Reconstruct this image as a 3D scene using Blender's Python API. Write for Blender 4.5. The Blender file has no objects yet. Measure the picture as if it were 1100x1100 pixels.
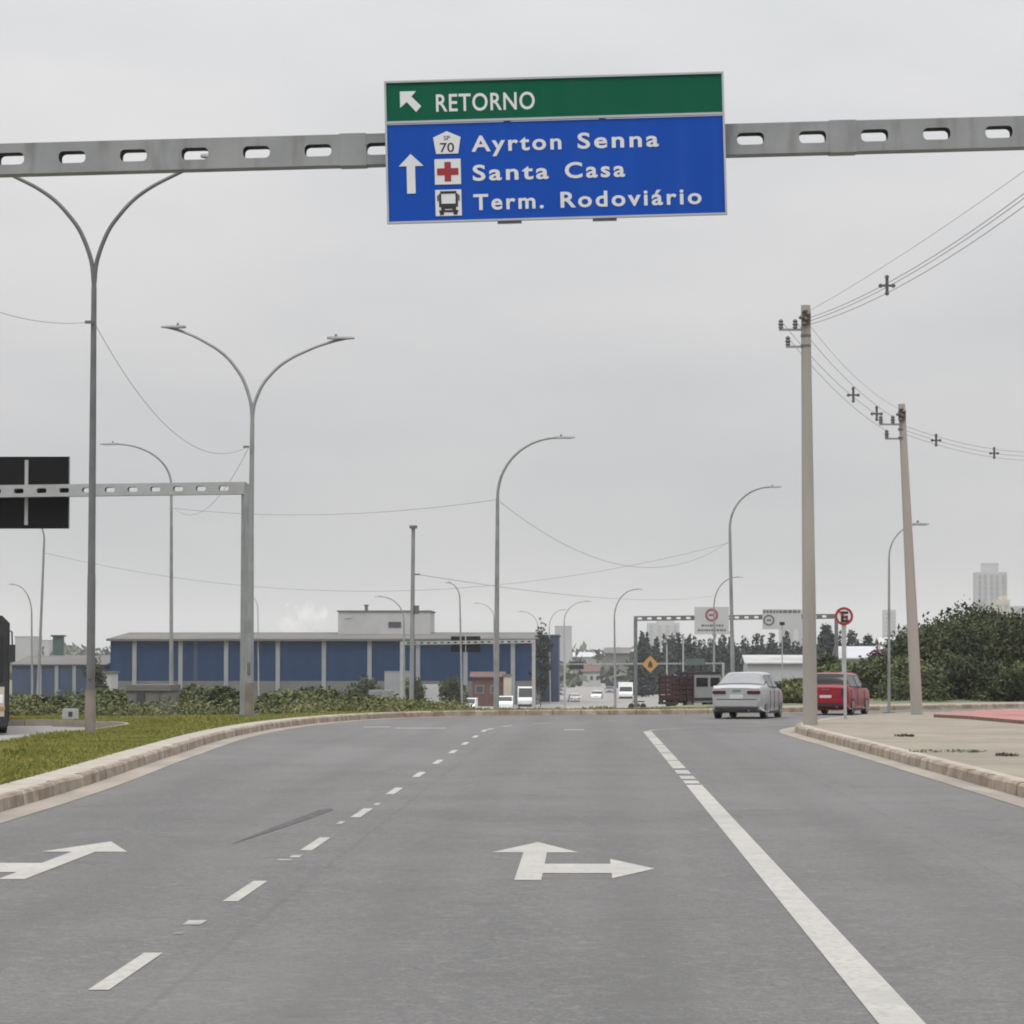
import bpy, bmesh, math, random
import numpy as np
from mathutils import Vector, Matrix
from mathutils.geometry import tessellate_polygon

R = math.radians
C = bpy.context.scene.collection
scn = bpy.context.scene
random.seed(7)

# ------------------------------------------------------------------ camera
F = 3330.0                       # focal length in pixels of the 1100 px photograph
HC = 1.7
YAW = math.atan(80 / F)
PITCH = math.atan(161 / F)
cam_d = bpy.data.cameras.new('camera')
cam = bpy.data.objects.new('camera', cam_d)
C.objects.link(cam)
cam_d.sensor_width = 36.0
cam_d.lens = 36.0 * F / 1100.0
cam_d.clip_start = 0.1
cam_d.clip_end = 12000
cam.location = (0, 0, HC)
cam.rotation_euler = (math.pi / 2 + PITCH, 0, YAW)
scn.camera = cam
CR = cam.rotation_euler.to_matrix()


def ray(px, py):
    return CR @ Vector(((px - 550) / F, (550 - py) / F, -1.0))


def P(px, py, Y):
    d = ray(px, py)
    return Vector((0, 0, HC)) + d * (Y / d.y)


def G(px, py, z=0.0):
    d = ray(px, py)
    return Vector((0, 0, HC)) + d * ((z - HC) / d.z)


# ------------------------------------------------------------------ world, sun, exposure
SUN_EL, SUN_AZ = 62, 200
w = bpy.data.worlds.new('World')
scn.world = w
w.use_nodes = True
nt = w.node_tree
nt.nodes.clear()
N = nt.nodes.new
L = nt.links.new
out = N('ShaderNodeOutputWorld')
bg = N('ShaderNodeBackground')
bg.inputs['Strength'].default_value = 0.1
sky = N('ShaderNodeTexSky')
sky.sky_type = 'NISHITA'
sky.sun_disc = False
sky.sun_elevation = R(SUN_EL)
sky.sun_rotation = R(SUN_AZ)
tc = N('ShaderNodeTexCoord')
sep = N('ShaderNodeSeparateXYZ')
L(tc.outputs['Generated'], sep.inputs[0])
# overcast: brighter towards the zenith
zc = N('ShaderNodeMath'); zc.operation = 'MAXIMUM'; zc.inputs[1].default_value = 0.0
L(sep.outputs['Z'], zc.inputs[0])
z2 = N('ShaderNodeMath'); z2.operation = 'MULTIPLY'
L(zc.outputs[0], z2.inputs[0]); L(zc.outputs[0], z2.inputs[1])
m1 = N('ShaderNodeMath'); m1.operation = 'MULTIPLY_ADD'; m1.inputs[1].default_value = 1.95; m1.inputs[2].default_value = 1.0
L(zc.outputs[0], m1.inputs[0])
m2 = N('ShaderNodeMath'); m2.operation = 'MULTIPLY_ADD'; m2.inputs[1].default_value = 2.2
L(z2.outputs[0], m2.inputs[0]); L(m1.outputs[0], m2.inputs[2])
mp = N('ShaderNodeMapping'); mp.inputs['Scale'].default_value = (2.2, 2.2, 7.0)
L(tc.outputs['Generated'], mp.inputs[0])
no = N('ShaderNodeTexNoise'); no.inputs['Scale'].default_value = 2.6; no.inputs['Detail'].default_value = 5; no.inputs['Roughness'].default_value = 0.5
L(mp.outputs[0], no.inputs['Vector'])
cr = N('ShaderNodeValToRGB')
cr.color_ramp.elements[0].position = 0.34; cr.color_ramp.elements[0].color = (0.582, 0.594, 0.606, 1)
cr.color_ramp.elements[1].position = 0.66; cr.color_ramp.elements[1].color = (0.680, 0.668, 0.674, 1)
L(no.outputs['Fac'], cr.inputs[0])
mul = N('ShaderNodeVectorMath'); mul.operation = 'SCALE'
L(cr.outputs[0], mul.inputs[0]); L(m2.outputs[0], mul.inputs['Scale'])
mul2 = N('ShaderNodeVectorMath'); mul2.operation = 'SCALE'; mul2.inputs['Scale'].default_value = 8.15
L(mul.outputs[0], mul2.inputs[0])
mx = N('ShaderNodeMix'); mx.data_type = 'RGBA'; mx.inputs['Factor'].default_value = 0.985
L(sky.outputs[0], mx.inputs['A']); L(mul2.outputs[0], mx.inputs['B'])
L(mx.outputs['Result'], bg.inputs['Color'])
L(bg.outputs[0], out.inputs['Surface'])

sd = bpy.data.lights.new('sun', 'SUN')
sd.energy = 1.4
sd.angle = R(18)
sd.color = (1.0, 0.97, 0.93)
so = bpy.data.objects.new('sun', sd)
C.objects.link(so)
so.location = (0, -20, 60)
az = R(SUN_AZ)
sdir = Vector((math.sin(az) * math.cos(R(SUN_EL)), math.cos(az) * math.cos(R(SUN_EL)), math.sin(R(SUN_EL))))
so.rotation_euler = sdir.to_track_quat('Z', 'Y').to_euler()

scn.view_settings.view_transform = 'Standard'
scn.view_settings.look = 'None'
scn.view_settings.exposure = 0.0
scn.view_settings.gamma = 1.0
scn.view_settings.use_curve_mapping = False
scn.cycles.max_bounces = 5
scn.cycles.diffuse_bounces = 3
scn.cycles.glossy_bounces = 3
scn.cycles.transmission_bounces = 3
scn.cycles.volume_bounces = 1
scn.cycles.transparent_max_bounces = 6
scn.cycles.use_denoising = True
scn.cycles.filter_width = 1.9


# ------------------------------------------------------------------ materials
def mat(name, col, rough=0.7, metal=0.0, var=0.15, scale=3.0, col2=None, bump=0.0, bscale=None, spec=0.5, stretch=None, detail=6):
    m = bpy.data.materials.new(name)
    m.use_nodes = True
    t = m.node_tree
    b = t.nodes['Principled BSDF']
    b.inputs['Roughness'].default_value = rough
    b.inputs['Metallic'].default_value = metal
    b.inputs['Specular IOR Level'].default_value = spec
    g = t.nodes.new('ShaderNodeNewGeometry')
    v = g.outputs['Position']
    if stretch:
        mm = t.nodes.new('ShaderNodeMapping')
        mm.inputs['Scale'].default_value = stretch
        t.links.new(v, mm.inputs[0]); v = mm.outputs[0]
    n = t.nodes.new('ShaderNodeTexNoise')
    n.inputs['Scale'].default_value = scale
    n.inputs['Detail'].default_value = detail
    t.links.new(v, n.inputs['Vector'])
    r = t.nodes.new('ShaderNodeValToRGB')
    r.color_ramp.elements[0].position = 0.3
    r.color_ramp.elements[1].position = 0.7
    c = Vector(col)
    if col2 is None:
        r.color_ramp.elements[0].color = (*(c * (1 - var)), 1)
        r.color_ramp.elements[1].color = (*(c * (1 + var)), 1)
    else:
        r.color_ramp.elements[0].color = (*col, 1)
        r.color_ramp.elements[1].color = (*col2, 1)
    t.links.new(n.outputs['Fac'], r.inputs[0])
    t.links.new(r.outputs[0], b.inputs['Base Color'])
    if bump:
        n2 = t.nodes.new('ShaderNodeTexNoise')
        n2.inputs['Scale'].default_value = bscale or scale * 6
        n2.inputs['Detail'].default_value = 4
        t.links.new(v, n2.inputs['Vector'])
        bp = t.nodes.new('ShaderNodeBump')
        bp.inputs['Strength'].default_value = bump
        bp.inputs['Distance'].default_value = 0.02
        t.links.new(n2.outputs['Fac'], bp.inputs['Height'])
        t.links.new(bp.outputs[0], b.inputs['Normal'])
    return m


def add_layer(m, col, scale, lo, hi, stretch=None, detail=4, fac=1.0):
    """second noise layer mixed over the base colour"""
    t = m.node_tree
    b = t.nodes['Principled BSDF']
    src = b.inputs['Base Color'].links[0].from_socket
    g = t.nodes.new('ShaderNodeNewGeometry')
    v = g.outputs['Position']
    mm = t.nodes.new('ShaderNodeMapping')
    mm.inputs['Scale'].default_value = stretch or (1, 1, 1)
    mm.inputs['Location'].default_value = (random.uniform(0, 50), random.uniform(0, 50), 3.3)
    t.links.new(v, mm.inputs[0])
    n = t.nodes.new('ShaderNodeTexNoise')
    n.inputs['Scale'].default_value = scale
    n.inputs['Detail'].default_value = detail
    t.links.new(mm.outputs[0], n.inputs['Vector'])
    r = t.nodes.new('ShaderNodeMapRange')
    r.inputs['From Min'].default_value = lo
    r.inputs['From Max'].default_value = hi
    r.inputs['To Max'].default_value = fac
    t.links.new(n.outputs['Fac'], r.inputs['Value'])
    x = t.nodes.new('ShaderNodeMix'); x.data_type = 'RGBA'
    t.links.new(r.outputs[0], x.inputs['Factor'])
    t.links.new(src, x.inputs['A'])
    x.inputs['B'].default_value = (*col, 1)
    t.links.new(x.outputs['Result'], b.inputs['Base Color'])
    return m


M = {}
M['asphalt'] = mat('asphalt', (0.097, 0.0955, 0.0935), 0.86, var=0.13, scale=0.5, bump=0.35, bscale=70, spec=0.35)
add_layer(M['asphalt'], (0.072, 0.071, 0.071), 0.9, 0.46, 0.72, stretch=(1.0, 0.05, 1), fac=0.8)
add_layer(M['asphalt'], (0.185, 0.178, 0.170), 55, 0.50, 0.70, fac=0.6, detail=3)
add_layer(M['asphalt'], (0.052, 0.052, 0.052), 24, 0.54, 0.70, fac=0.6, detail=3)
add_layer(M['asphalt'], (0.130, 0.127, 0.126), 0.22, 0.50, 0.72, stretch=(1, 0.35, 1), fac=0.6)
add_layer(M['asphalt'], (0.175, 0.170, 0.160), 9, 0.54, 0.74, fac=0.5, detail=8)
add_layer(M['asphalt'], (0.075, 0.073, 0.070), 1.6, 0.60, 0.72, fac=0.55, detail=7)


def asphalt_seams(m):
    t = m.node_tree
    b = t.nodes['Principled BSDF']
    src = b.inputs['Base Color'].links[0].from_socket
    n, l = t.nodes.new, t.links.new
    g = n('ShaderNodeNewGeometry')

    def math_(op, a, b_=None):
        k = n('ShaderNodeMath'); k.operation = op
        for i, v in enumerate((a, b_)):
            if v is None: continue
            if isinstance(v, (int, float)): k.inputs[i].default_value = v
            else: l(v, k.inputs[i])
        return k.outputs[0]
    warp = n('ShaderNodeTexNoise'); warp.inputs['Scale'].default_value = 0.8; warp.inputs['Detail'].default_value = 6
    l(g.outputs['Position'], warp.inputs['Vector'])
    se = n('ShaderNodeSeparateXYZ'); l(g.outputs['Position'], se.inputs[0])
    w_ = math_('MULTIPLY', math_('SUBTRACT', warp.outputs['Fac'], 0.5), 0.07)
    xx = math_('ADD', se.outputs['X'], w_)
    lines = None
    for x0, wd in ((-2.16, .022), (3.3, .015)):
        d = math_('ABSOLUTE', math_('SUBTRACT', xx, x0))
        f = math_('LESS_THAN', d, wd)
        lines = f if lines is None else math_('MAXIMUM', lines, f)
    # wandering cracks
    ad = n('ShaderNodeVectorMath'); ad.operation = 'MULTIPLY_ADD'
    l(warp.outputs['Color'], ad.inputs[0]); ad.inputs[1].default_value = (1.2, 1.2, 0); l(g.outputs['Position'], ad.inputs[2])
    vo = n('ShaderNodeTexVoronoi'); vo.feature = 'DISTANCE_TO_EDGE'; vo.inputs['Scale'].default_value = 0.17
    l(ad.outputs[0], vo.inputs['Vector'])
    cr_ = math_('LESS_THAN', vo.outputs['Distance'], 0.0022)
    mk = n('ShaderNodeTexNoise'); mk.inputs['Scale'].default_value = 0.11; mk.inputs['Detail'].default_value = 3
    l(g.outputs['Position'], mk.inputs['Vector'])
    cr_ = math_('MULTIPLY', cr_, math_('GREATER_THAN', mk.outputs['Fac'], 0.5))
    fac = math_('MULTIPLY', math_('MAXIMUM', math_('MULTIPLY', lines, 0.22), math_('MULTIPLY', cr_, 0.22)), 0.7)
    # wheel tracks polished darker along each lane
    x = n('ShaderNodeMix'); x.data_type = 'RGBA'
    l(fac, x.inputs['Factor']); l(src, x.inputs['A']); x.inputs['B'].default_value = (.035, .034, .033, 1)
    tr_ = None
    for x0 in (-5.4, -3.75, -1.35, .35, 2.6):
        d = math_('ABSOLUTE', math_('SUBTRACT', xx, x0))
        k = n('ShaderNodeMapRange'); k.inputs['From Min'].default_value = .42; k.inputs['From Max'].default_value = .08
        l(d, k.inputs['Value'])
        tr_ = k.outputs[0] if tr_ is None else math_('MAXIMUM', tr_, k.outputs[0])
    y = n('ShaderNodeMix'); y.data_type = 'RGBA'
    l(math_('MULTIPLY', tr_, math_('MULTIPLY', warp.outputs['Fac'], .55)), y.inputs['Factor'])
    l(x.outputs['Result'], y.inputs['A']); y.inputs['B'].default_value = (.075, .074, .072, 1)
    l(y.outputs['Result'], b.inputs['Base Color'])


asphalt_seams(M['asphalt'])
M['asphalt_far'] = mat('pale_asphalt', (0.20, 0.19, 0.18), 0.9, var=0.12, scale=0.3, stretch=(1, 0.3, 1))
M['paint'] = mat('road_paint', (0.315, 0.304, 0.278), 0.7, var=0.08, scale=2.0)
add_layer(M['paint'], (0.20, 0.195, 0.185), 16, 0.50, 0.68, fac=0.75, detail=8)
add_layer(M['paint'], (0.25, 0.245, 0.23), 1.2, 0.48, 0.7, fac=0.7, detail=6)
M['paint_worn'] = mat('worn_road_paint', (0.31, 0.30, 0.275), 0.75, var=0.1, scale=2.0)
add_layer(M['paint_worn'], (0.17, 0.168, 0.165), 4, 0.45, 0.62, stretch=(0.5, 1, 1), fac=0.85)
M['skid'] = mat('rubber_mark', (0.040, 0.040, 0.042), 0.85, var=0.2, scale=4)
add_layer(M['skid'], (0.12, 0.12, 0.12), 9, 0.52, 0.7, fac=0.6)
M['kerb'] = mat('kerb_concrete', (0.235, 0.192, 0.147), 0.9, var=0.2, scale=1.2, bump=0.3, bscale=18)
add_layer(M['kerb'], (0.15, 0.098, 0.066), 1.7, 0.47, 0.66, fac=0.8)
add_layer(M['kerb'], (0.37, 0.34, 0.30), 2.6, 0.52, 0.7, fac=0.7)
M['kerb_top'] = mat('kerb_strip_concrete', (0.29, 0.26, 0.222), 0.9, var=0.14, scale=1.5, bump=0.2, bscale=20)
add_layer(M['kerb_top'], (0.24, 0.19, 0.14), 2.4, 0.54, 0.75, fac=0.6)
M['gutter'] = mat('gutter_dust', (0.225, 0.195, 0.16), 0.9, var=0.15, scale=1.0, stretch=(1, 0.3, 1))
add_layer(M['gutter'], (0.15, 0.14, 0.13), 2.0, 0.48, 0.7, stretch=(1, .2, 1), fac=0.7)
M['pavement'] = mat('dusty_pavement', (0.20, 0.172, 0.134), 0.95, var=0.13, scale=0.8, bump=0.3, bscale=14)
add_layer(M['pavement'], (0.145, 0.127, 0.098), 0.35, 0.47, 0.7, fac=0.8)
add_layer(M['pavement'], (0.26, 0.23, 0.19), 3.0, 0.55, 0.75, fac=0.6)
add_layer(M['pavement'], (0.13, 0.125, 0.07), 1.3, 0.66, 0.74, fac=0.7)
M['red_floor'] = mat('red_painted_court', (0.27, 0.108, 0.10), 0.85, var=0.15, scale=0.6)
add_layer(M['red_floor'], (0.30, 0.155, 0.138), 1.4, 0.5, 0.7, fac=0.7)
M['soil'] = mat('red_soil_edge', (0.14, 0.085, 0.06), 0.95, var=0.2, scale=3)
M['terrain'] = mat('scrub_ground', (0.085, 0.095, 0.045), 0.95, var=0.25, scale=0.15)
add_layer(M['terrain'], (0.17, 0.15, 0.105), 0.06, 0.52, 0.66, fac=0.8)
M['turf'] = mat('turf_soil', (0.085, 0.098, 0.026), 0.95, var=0.25, scale=1.2, bump=0.5, bscale=25)
add_layer(M['turf'], (0.135, 0.13, 0.045), 0.5, 0.48, 0.7, fac=0.7)
M['grass'] = mat('grass_blades', (0.125, 0.142, 0.024), 0.8, scale=0.7, col2=(0.225, 0.21, 0.058), spec=0.2)
M['steel'] = mat('galvanised_steel', (0.235, 0.245, 0.245), 0.55, metal=0.25, var=0.12, scale=2.2)
add_layer(M['steel'], (0.13, 0.13, 0.122), 3.0, 0.54, 0.72, stretch=(2, 2, .4), fac=.6, detail=6)
add_layer(M['steel'], (0.30, 0.305, 0.30), 1.1, 0.52, 0.7, fac=.5)
M['steel_dark'] = mat('weathered_steel', (0.12, 0.125, 0.125), 0.6, metal=0.2, var=0.15, scale=3)
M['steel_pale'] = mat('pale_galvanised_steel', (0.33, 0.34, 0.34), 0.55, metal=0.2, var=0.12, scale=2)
M['rust'] = mat('stained_sleeve', (0.19, 0.16, 0.135), 0.8, var=0.25, scale=3)
M['lamp'] = mat('lamp_housing', (0.16, 0.165, 0.17), 0.5, var=0.1)
M['glass_lamp'] = mat('lamp_lens', (0.5, 0.5, 0.48), 0.3, var=0.05)
M['concrete'] = mat('pole_concrete', (0.29, 0.272, 0.242), 0.9, var=0.12, scale=1.5, stretch=(1, 1, 0.25), bump=0.15, bscale=12)
add_layer(M['concrete'], (0.19, 0.18, 0.163), 2.0, 0.52, 0.7, stretch=(1, 1, 0.12), fac=0.7)
M['ceramic'] = mat('insulator_ceramic', (0.09, 0.085, 0.08), 0.3, var=0.1)
M['cable'] = mat('cable_sheath', (0.16, 0.16, 0.165), 0.6, var=0.05)
M['black'] = mat('black_panel', (0.006, 0.006, 0.007), 0.8, var=0.2, spec=0.15)
M['sign_blue'] = mat('sign_blue', (0.009, 0.062, 0.345), 0.5, var=0.05, scale=0.8, spec=0.08)
M['sign_green'] = mat('sign_green', (0.004, 0.085, 0.046), 0.5, var=0.05, scale=0.8, spec=0.08)
add_layer(M['sign_blue'], (0.016, 0.076, 0.355), 2.0, 0.45, 0.75, stretch=(3, 1, .3), fac=.5)
add_layer(M['sign_green'], (0.012, 0.092, 0.055), 2.0, 0.45, 0.75, stretch=(3, 1, .3), fac=.5)
M['sign_white'] = mat('sign_white', (0.58, 0.59, 0.60), 0.5, var=0.04, scale=0.8)
M['board_white'] = mat('board_white', (0.41, 0.41, 0.42), 0.6, var=0.04, scale=0.8)
M['board_ink'] = mat('board_ink', (0.10, 0.10, 0.11), 0.6, var=0.05)
M['board_red'] = mat('board_red', (0.25, 0.06, 0.065), 0.6, var=0.05)
M['sign_red'] = mat('sign_red', (0.26, 0.012, 0.018), 0.5, var=0.06)
M['sign_black'] = mat('sign_black', (0.012, 0.012, 0.014), 0.5, var=0.06)
M['sign_orange'] = mat('sign_amber', (0.40, 0.215, 0.045), 0.5, var=0.06)
M['sign_grey'] = mat('sign_grey', (0.36, 0.37, 0.39), 0.5, var=0.06)
M['blue_wall'] = mat('blue_cladding', (0.010, 0.033, 0.092), 0.7, var=0.15, scale=0.4, stretch=(1, 1, 0.3), spec=0.15)
add_layer(M['blue_wall'], (0.018, 0.042, 0.098), 0.5, 0.5, 0.75, stretch=(2, 1, .15), fac=.7)
M['blue_dull'] = mat('dull_blue_cladding', (0.028, 0.046, 0.095), 0.7, var=0.15, scale=0.4)
M['grey_roof'] = mat('metal_roofing', (0.125, 0.122, 0.118), 0.9, var=0.1, scale=0.2, stretch=(1, 0.1, 1), spec=0.1)
add_layer(M['grey_roof'], (0.17, 0.155, 0.14), .12, .5, .7, fac=.7)
M['pilaster'] = mat('pale_pilaster', (0.235, 0.245, 0.26), 0.8, var=0.08, scale=0.6)
M['base_wall'] = mat('bare_concrete', (0.125, 0.125, 0.12), 0.9, var=0.15, scale=0.5)
M['white_wall'] = mat('white_render', (0.37, 0.37, 0.365), 0.8, var=0.08, scale=0.6)
M['cream_wall'] = mat('cream_render', (0.45, 0.41, 0.34), 0.85, var=0.08, scale=0.6)
M['tower_wall'] = mat('tower_render', (0.37, 0.37, 0.385), 0.85, var=0.06, scale=0.08)
M['tower_window_hazed'] = mat('tower_window_hazed', (0.26, 0.265, 0.28), 0.5, var=0.1)  # panes lightened: fading by distant haze is put into the colour
M['window'] = mat('window_dark', (0.05, 0.055, 0.065), 0.25, var=0.1)
M['container_grey'] = mat('container_grey', (0.20, 0.205, 0.21), 0.7, var=0.1)
M['brick'] = mat('red_brick', (0.115, 0.058, 0.048), 0.9, var=0.2, scale=1.5)
M['tile'] = mat('clay_tiles', (0.095, 0.055, 0.046), 0.9, var=0.2, scale=1.0)
M['green_tank'] = mat('dark_green_paint', (0.05, 0.085, 0.075), 0.6, var=0.1)
M['leaf_dark'] = mat('leaf_dark', (0.024, 0.034, 0.016), 0.8, scale=0.5, col2=(0.080, 0.090, 0.042), spec=0.2)
M['leaf_mid'] = mat('leaf_mid', (0.044, 0.060, 0.026), 0.8, scale=0.5, col2=(0.140, 0.155, 0.075), spec=0.2)
M['leaf_dry'] = mat('leaf_dry', (0.085, 0.10, 0.035), 0.8, scale=0.5, col2=(0.165, 0.16, 0.075), spec=0.2)
M['leaf_pine'] = mat('pine_needles', (0.022, 0.032, 0.034), 0.8, scale=0.12, col2=(0.052, 0.066, 0.064), spec=0.2)
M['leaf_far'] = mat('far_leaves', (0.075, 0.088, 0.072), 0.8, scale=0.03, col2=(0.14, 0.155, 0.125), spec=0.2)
M['blossom'] = mat('magenta_blossom', (0.085, 0.025, 0.052), 0.7, scale=1.2, col2=(0.15, 0.06, 0.095), spec=0.2)
M['bark'] = mat('bark', (0.10, 0.08, 0.06), 0.9, var=0.2, scale=4, stretch=(1, 1, 0.2))
M['silver'] = mat('silver_paint', (0.35, 0.36, 0.37), 0.32, metal=0.3, var=0.03)
M['cab_grey'] = mat('cab_grey', (0.24, 0.24, 0.255), 0.45, var=0.05)
M['dark_glass'] = mat('dark_glass', (0.012, 0.013, 0.015), 0.2, var=0.1, spec=0.25)
M['car_red'] = mat('red_paint', (0.215, 0.006, 0.016), 0.30, var=0.05)
M['car_white'] = mat('white_paint', (0.70, 0.71, 0.71), 0.35, var=0.03)
M['car_grey'] = mat('grey_paint', (0.17, 0.17, 0.18), 0.35, metal=0.2, var=0.05)
M['maroon'] = mat('maroon_boards', (0.032, 0.006, 0.010), 0.7, var=0.4, scale=2.5)
M['car_glass'] = mat('car_glass', (0.018, 0.021, 0.025), 0.08, var=0.1, spec=0.4)
M['rear_glass_sheen'] = mat('rear_glass_sheen', (0.13, 0.135, 0.14), 0.05, var=0.1, spec=1.0)  # pale base colour paints in the bright reflection on the rear window
M['tyre'] = mat('tyre_rubber', (0.012, 0.012, 0.012), 0.85, var=0.1)
M['rim'] = mat('wheel_rim', (0.20, 0.20, 0.205), 0.4, metal=0.5, var=0.05)
M['plastic'] = mat('black_plastic', (0.018, 0.018, 0.019), 0.6, var=0.1)
M['bumper'] = mat('grey_bumper', (0.30, 0.305, 0.31), 0.5, var=0.05)
M['tail'] = mat('tail_lamp', (0.055, 0.006, 0.010), 0.3, var=0.05)
M['headlamp'] = mat('headlamp_glass', (0.75, 0.75, 0.72), 0.15, var=0.03)
M['plate'] = mat('number_plate', (0.45, 0.45, 0.44), 0.5, var=0.05)
M['litter_leaf'] = mat('dry_litter', (0.06, 0.045, 0.03), 0.9, var=0.3)


# ------------------------------------------------------------------ helpers
def tag(o, label=None, cat=None, group=None, kind=None):
    if label: o['label'] = label
    if cat: o['category'] = cat
    if group: o['group'] = group
    if kind: o['kind'] = kind
    return o


def empty(name, loc, rz=0.0, label=None, cat=None, group=None):
    o = bpy.data.objects.new(name, None)
    o.empty_display_size = 0.3
    C.objects.link(o)
    o.location = loc
    o.rotation_euler = (0, 0, rz)
    return tag(o, label, cat, group)


class MB:
    def __init__(s, off=(0, 0, 0)):
        s.v, s.f, s.off = [], [], Vector(off)

    def add(s, vs, fs):
        n = len(s.v)
        s.v += [Vector(p) for p in vs]
        s.f += [tuple(i + n for i in f) for f in fs]
        return s

    def box(s, c, d, rot=None):
        c = Vector(c); d = Vector(d) / 2
        vs = [Vector((x * d.x, y * d.y, z * d.z)) for z in (-1, 1) for y in (-1, 1) for x in (-1, 1)]
        if rot is not None:
            vs = [rot @ p for p in vs]
        return s.add([p + c for p in vs], [(0, 2, 3, 1), (4, 5, 7, 6), (0, 1, 5, 4), (2, 6, 7, 3), (0, 4, 6, 2), (1, 3, 7, 5)])

    def bar(s, a, b, wx, wz=None):
        a, b = Vector(a), Vector(b)
        wz = wz or wx
        q = (b - a).to_track_quat('Z', 'Y').to_matrix()
        return s.box((a + b) / 2, (wx, wz, (b - a).length), q)

    def tube(s, pts, rad, seg=8, cap=True):
        pts = [Vector(p) for p in pts]
        if not hasattr(rad, '__len__'):
            rad = [rad] * len(pts)
        rings = []
        up = None
        n0 = len(s.v)
        for i, p in enumerate(pts):
            d = (pts[min(i + 1, len(pts) - 1)] - pts[max(i - 1, 0)]).normalized()
            if up is None:
                up = Vector((0, 1, 0)) if abs(d.y) < 0.9 else Vector((1, 0, 0))
            x = d.cross(up).normalized()
            up = x.cross(d).normalized()
            for k in range(seg):
                a = 2 * math.pi * k / seg
                s.v.append(p + (x * math.cos(a) + up * math.sin(a)) * rad[i])
        for i in range(len(pts) - 1):
            for k in range(seg):
                a = n0 + i * seg + k; b = n0 + i * seg + (k + 1) % seg
                s.f.append((a, b, b + seg, a + seg))
        if cap:
            s.f.append(tuple(n0 + k for k in reversed(range(seg))))
            e = n0 + (len(pts) - 1) * seg
            s.f.append(tuple(e + k for k in range(seg)))
        return s

    def lathe(s, prof, c, axis='Z', seg=20):
        """prof: (r, h) pairs"""
        c = Vector(c); n0 = len(s.v)
        for r, h in prof:
            for k in range(seg):
                a = 2 * math.pi * k / seg
                u, v = r * math.cos(a), r * math.sin(a)
                p = {'Z': (u, v, h), 'X': (h, u, v), 'Y': (u, h, v)}[axis]
                s.v.append(c + Vector(p))
        for i in range(len(prof) - 1):
            for k in range(seg):
                a = n0 + i * seg + k; b = n0 + i * seg + (k + 1) % seg
                s.f.append((a, b, b + seg, a + seg))
        s.f.append(tuple(n0 + k for k in range(seg)))
        e = n0 + (len(prof) - 1) * seg
        s.f.append(tuple(e + k for k in range(seg)))
        return s

    def poly(s, pts, z):
        pts = [Vector((p[0], p[1], z)) for p in pts]
        tris = tessellate_polygon([pts])
        fs = []
        for t in tris:
            a, b, c = (pts[i] for i in t)
            fs.append(t if (b - a).cross(c - a).z > 0 else (t[0], t[2], t[1]))
        return s.add(pts, fs)

    def prism(s, pts, y0, y1):
        """closed outline in the XZ plane extruded along Y"""
        n = len(pts)
        vs = [(p[0], y0, p[1]) for p in pts] + [(p[0], y1, p[1]) for p in pts]
        fs = [(i, (i + 1) % n, n + (i + 1) % n, n + i) for i in range(n)]
        v3 = [Vector((p[0], p[1], 0)) for p in pts]
        for t in tessellate_polygon([v3]):
            fs.append(tuple(t)); fs.append(tuple(n + i for i in reversed(t)))
        return s.add(vs, fs)

    def build(s, name, m, parent=None, smooth=False, loc=None, fix=True, bevel=0.0):
        me = bpy.data.meshes.new(name)
        o0 = s.off if loc is None else Vector(loc)
        me.from_pydata([tuple(p - o0) for p in s.v], [], s.f)
        if fix or bevel:
            bm = bmesh.new(); bm.from_mesh(me)
            if bevel:
                bmesh.ops.bevel(bm, geom=list(bm.edges), offset=bevel, segments=2, affect='EDGES', clamp_overlap=True)
            if fix:
                bmesh.ops.recalc_face_normals(bm, faces=bm.faces)
            bm.to_mesh(me); bm.free()
        me.materials.append(m)
        if smooth:
            me.polygons.foreach_set('use_smooth', [True] * len(me.polygons))
            try:
                me.set_sharp_from_angle(angle=R(40))
            except Exception:
                pass
        o = bpy.data.objects.new(name, me)
        C.objects.link(o)
        if parent is not None:
            o.parent = parent
        elif loc is not None:
            o.location = loc
        return o


def struct(o, label=None):
    o['kind'] = 'structure'
    if label: o['label'] = label
    return o


def copy_tree(o, parent=None):
    c = o.copy()
    C.objects.link(c)
    if parent is not None:
        c.parent = parent
    for ch in list(o.children):
        copy_tree(ch, c)
    return c


def smoothstep(a, b, x):
    t = min(1, max(0, (x - a) / (b - a)))
    return t * t * (3 - 2 * t)


def gz(x, y):
    """height of the natural ground"""
    y0 = 102 + 28 * smoothstep(4, 13, x) - 13 * smoothstep(4, 11, -x)
    z = -0.03 - 4.1 * smoothstep(y0, y0 + 150, y)
    z += 9.0 * smoothstep(700, 2200, y) + 9 * smoothstep(2000, 4500, y)
    return z


# ------------------------------------------------------------------ terrain, roads, pavements
def terrain():
    xs = sorted(set(list(np.arange(-80, 81, 4.0)) + list(np.arange(-400, 401, 40.0)) + list(np.arange(-2400, 2401, 400.0))))
    ys = sorted(set(list(np.arange(-60, 300, 5.0)) + list(np.arange(300, 1000, 50.0)) + list(np.arange(1000, 5001, 250.0))))
    vs = [(x, y, gz(x, y) + (0.25 * math.sin(x * .31) * math.sin(y * .17) if y > 118 else 0)) for y in ys for x in xs]
    n = len(xs)
    fs = [(j * n + i, j * n + i + 1, (j + 1) * n + i + 1, (j + 1) * n + i) for j in range(len(ys) - 1) for i in range(n - 1)]
    struct(MB().add(vs, fs).build('terrain', M['terrain'], smooth=True, fix=False))


terrain()


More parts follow.
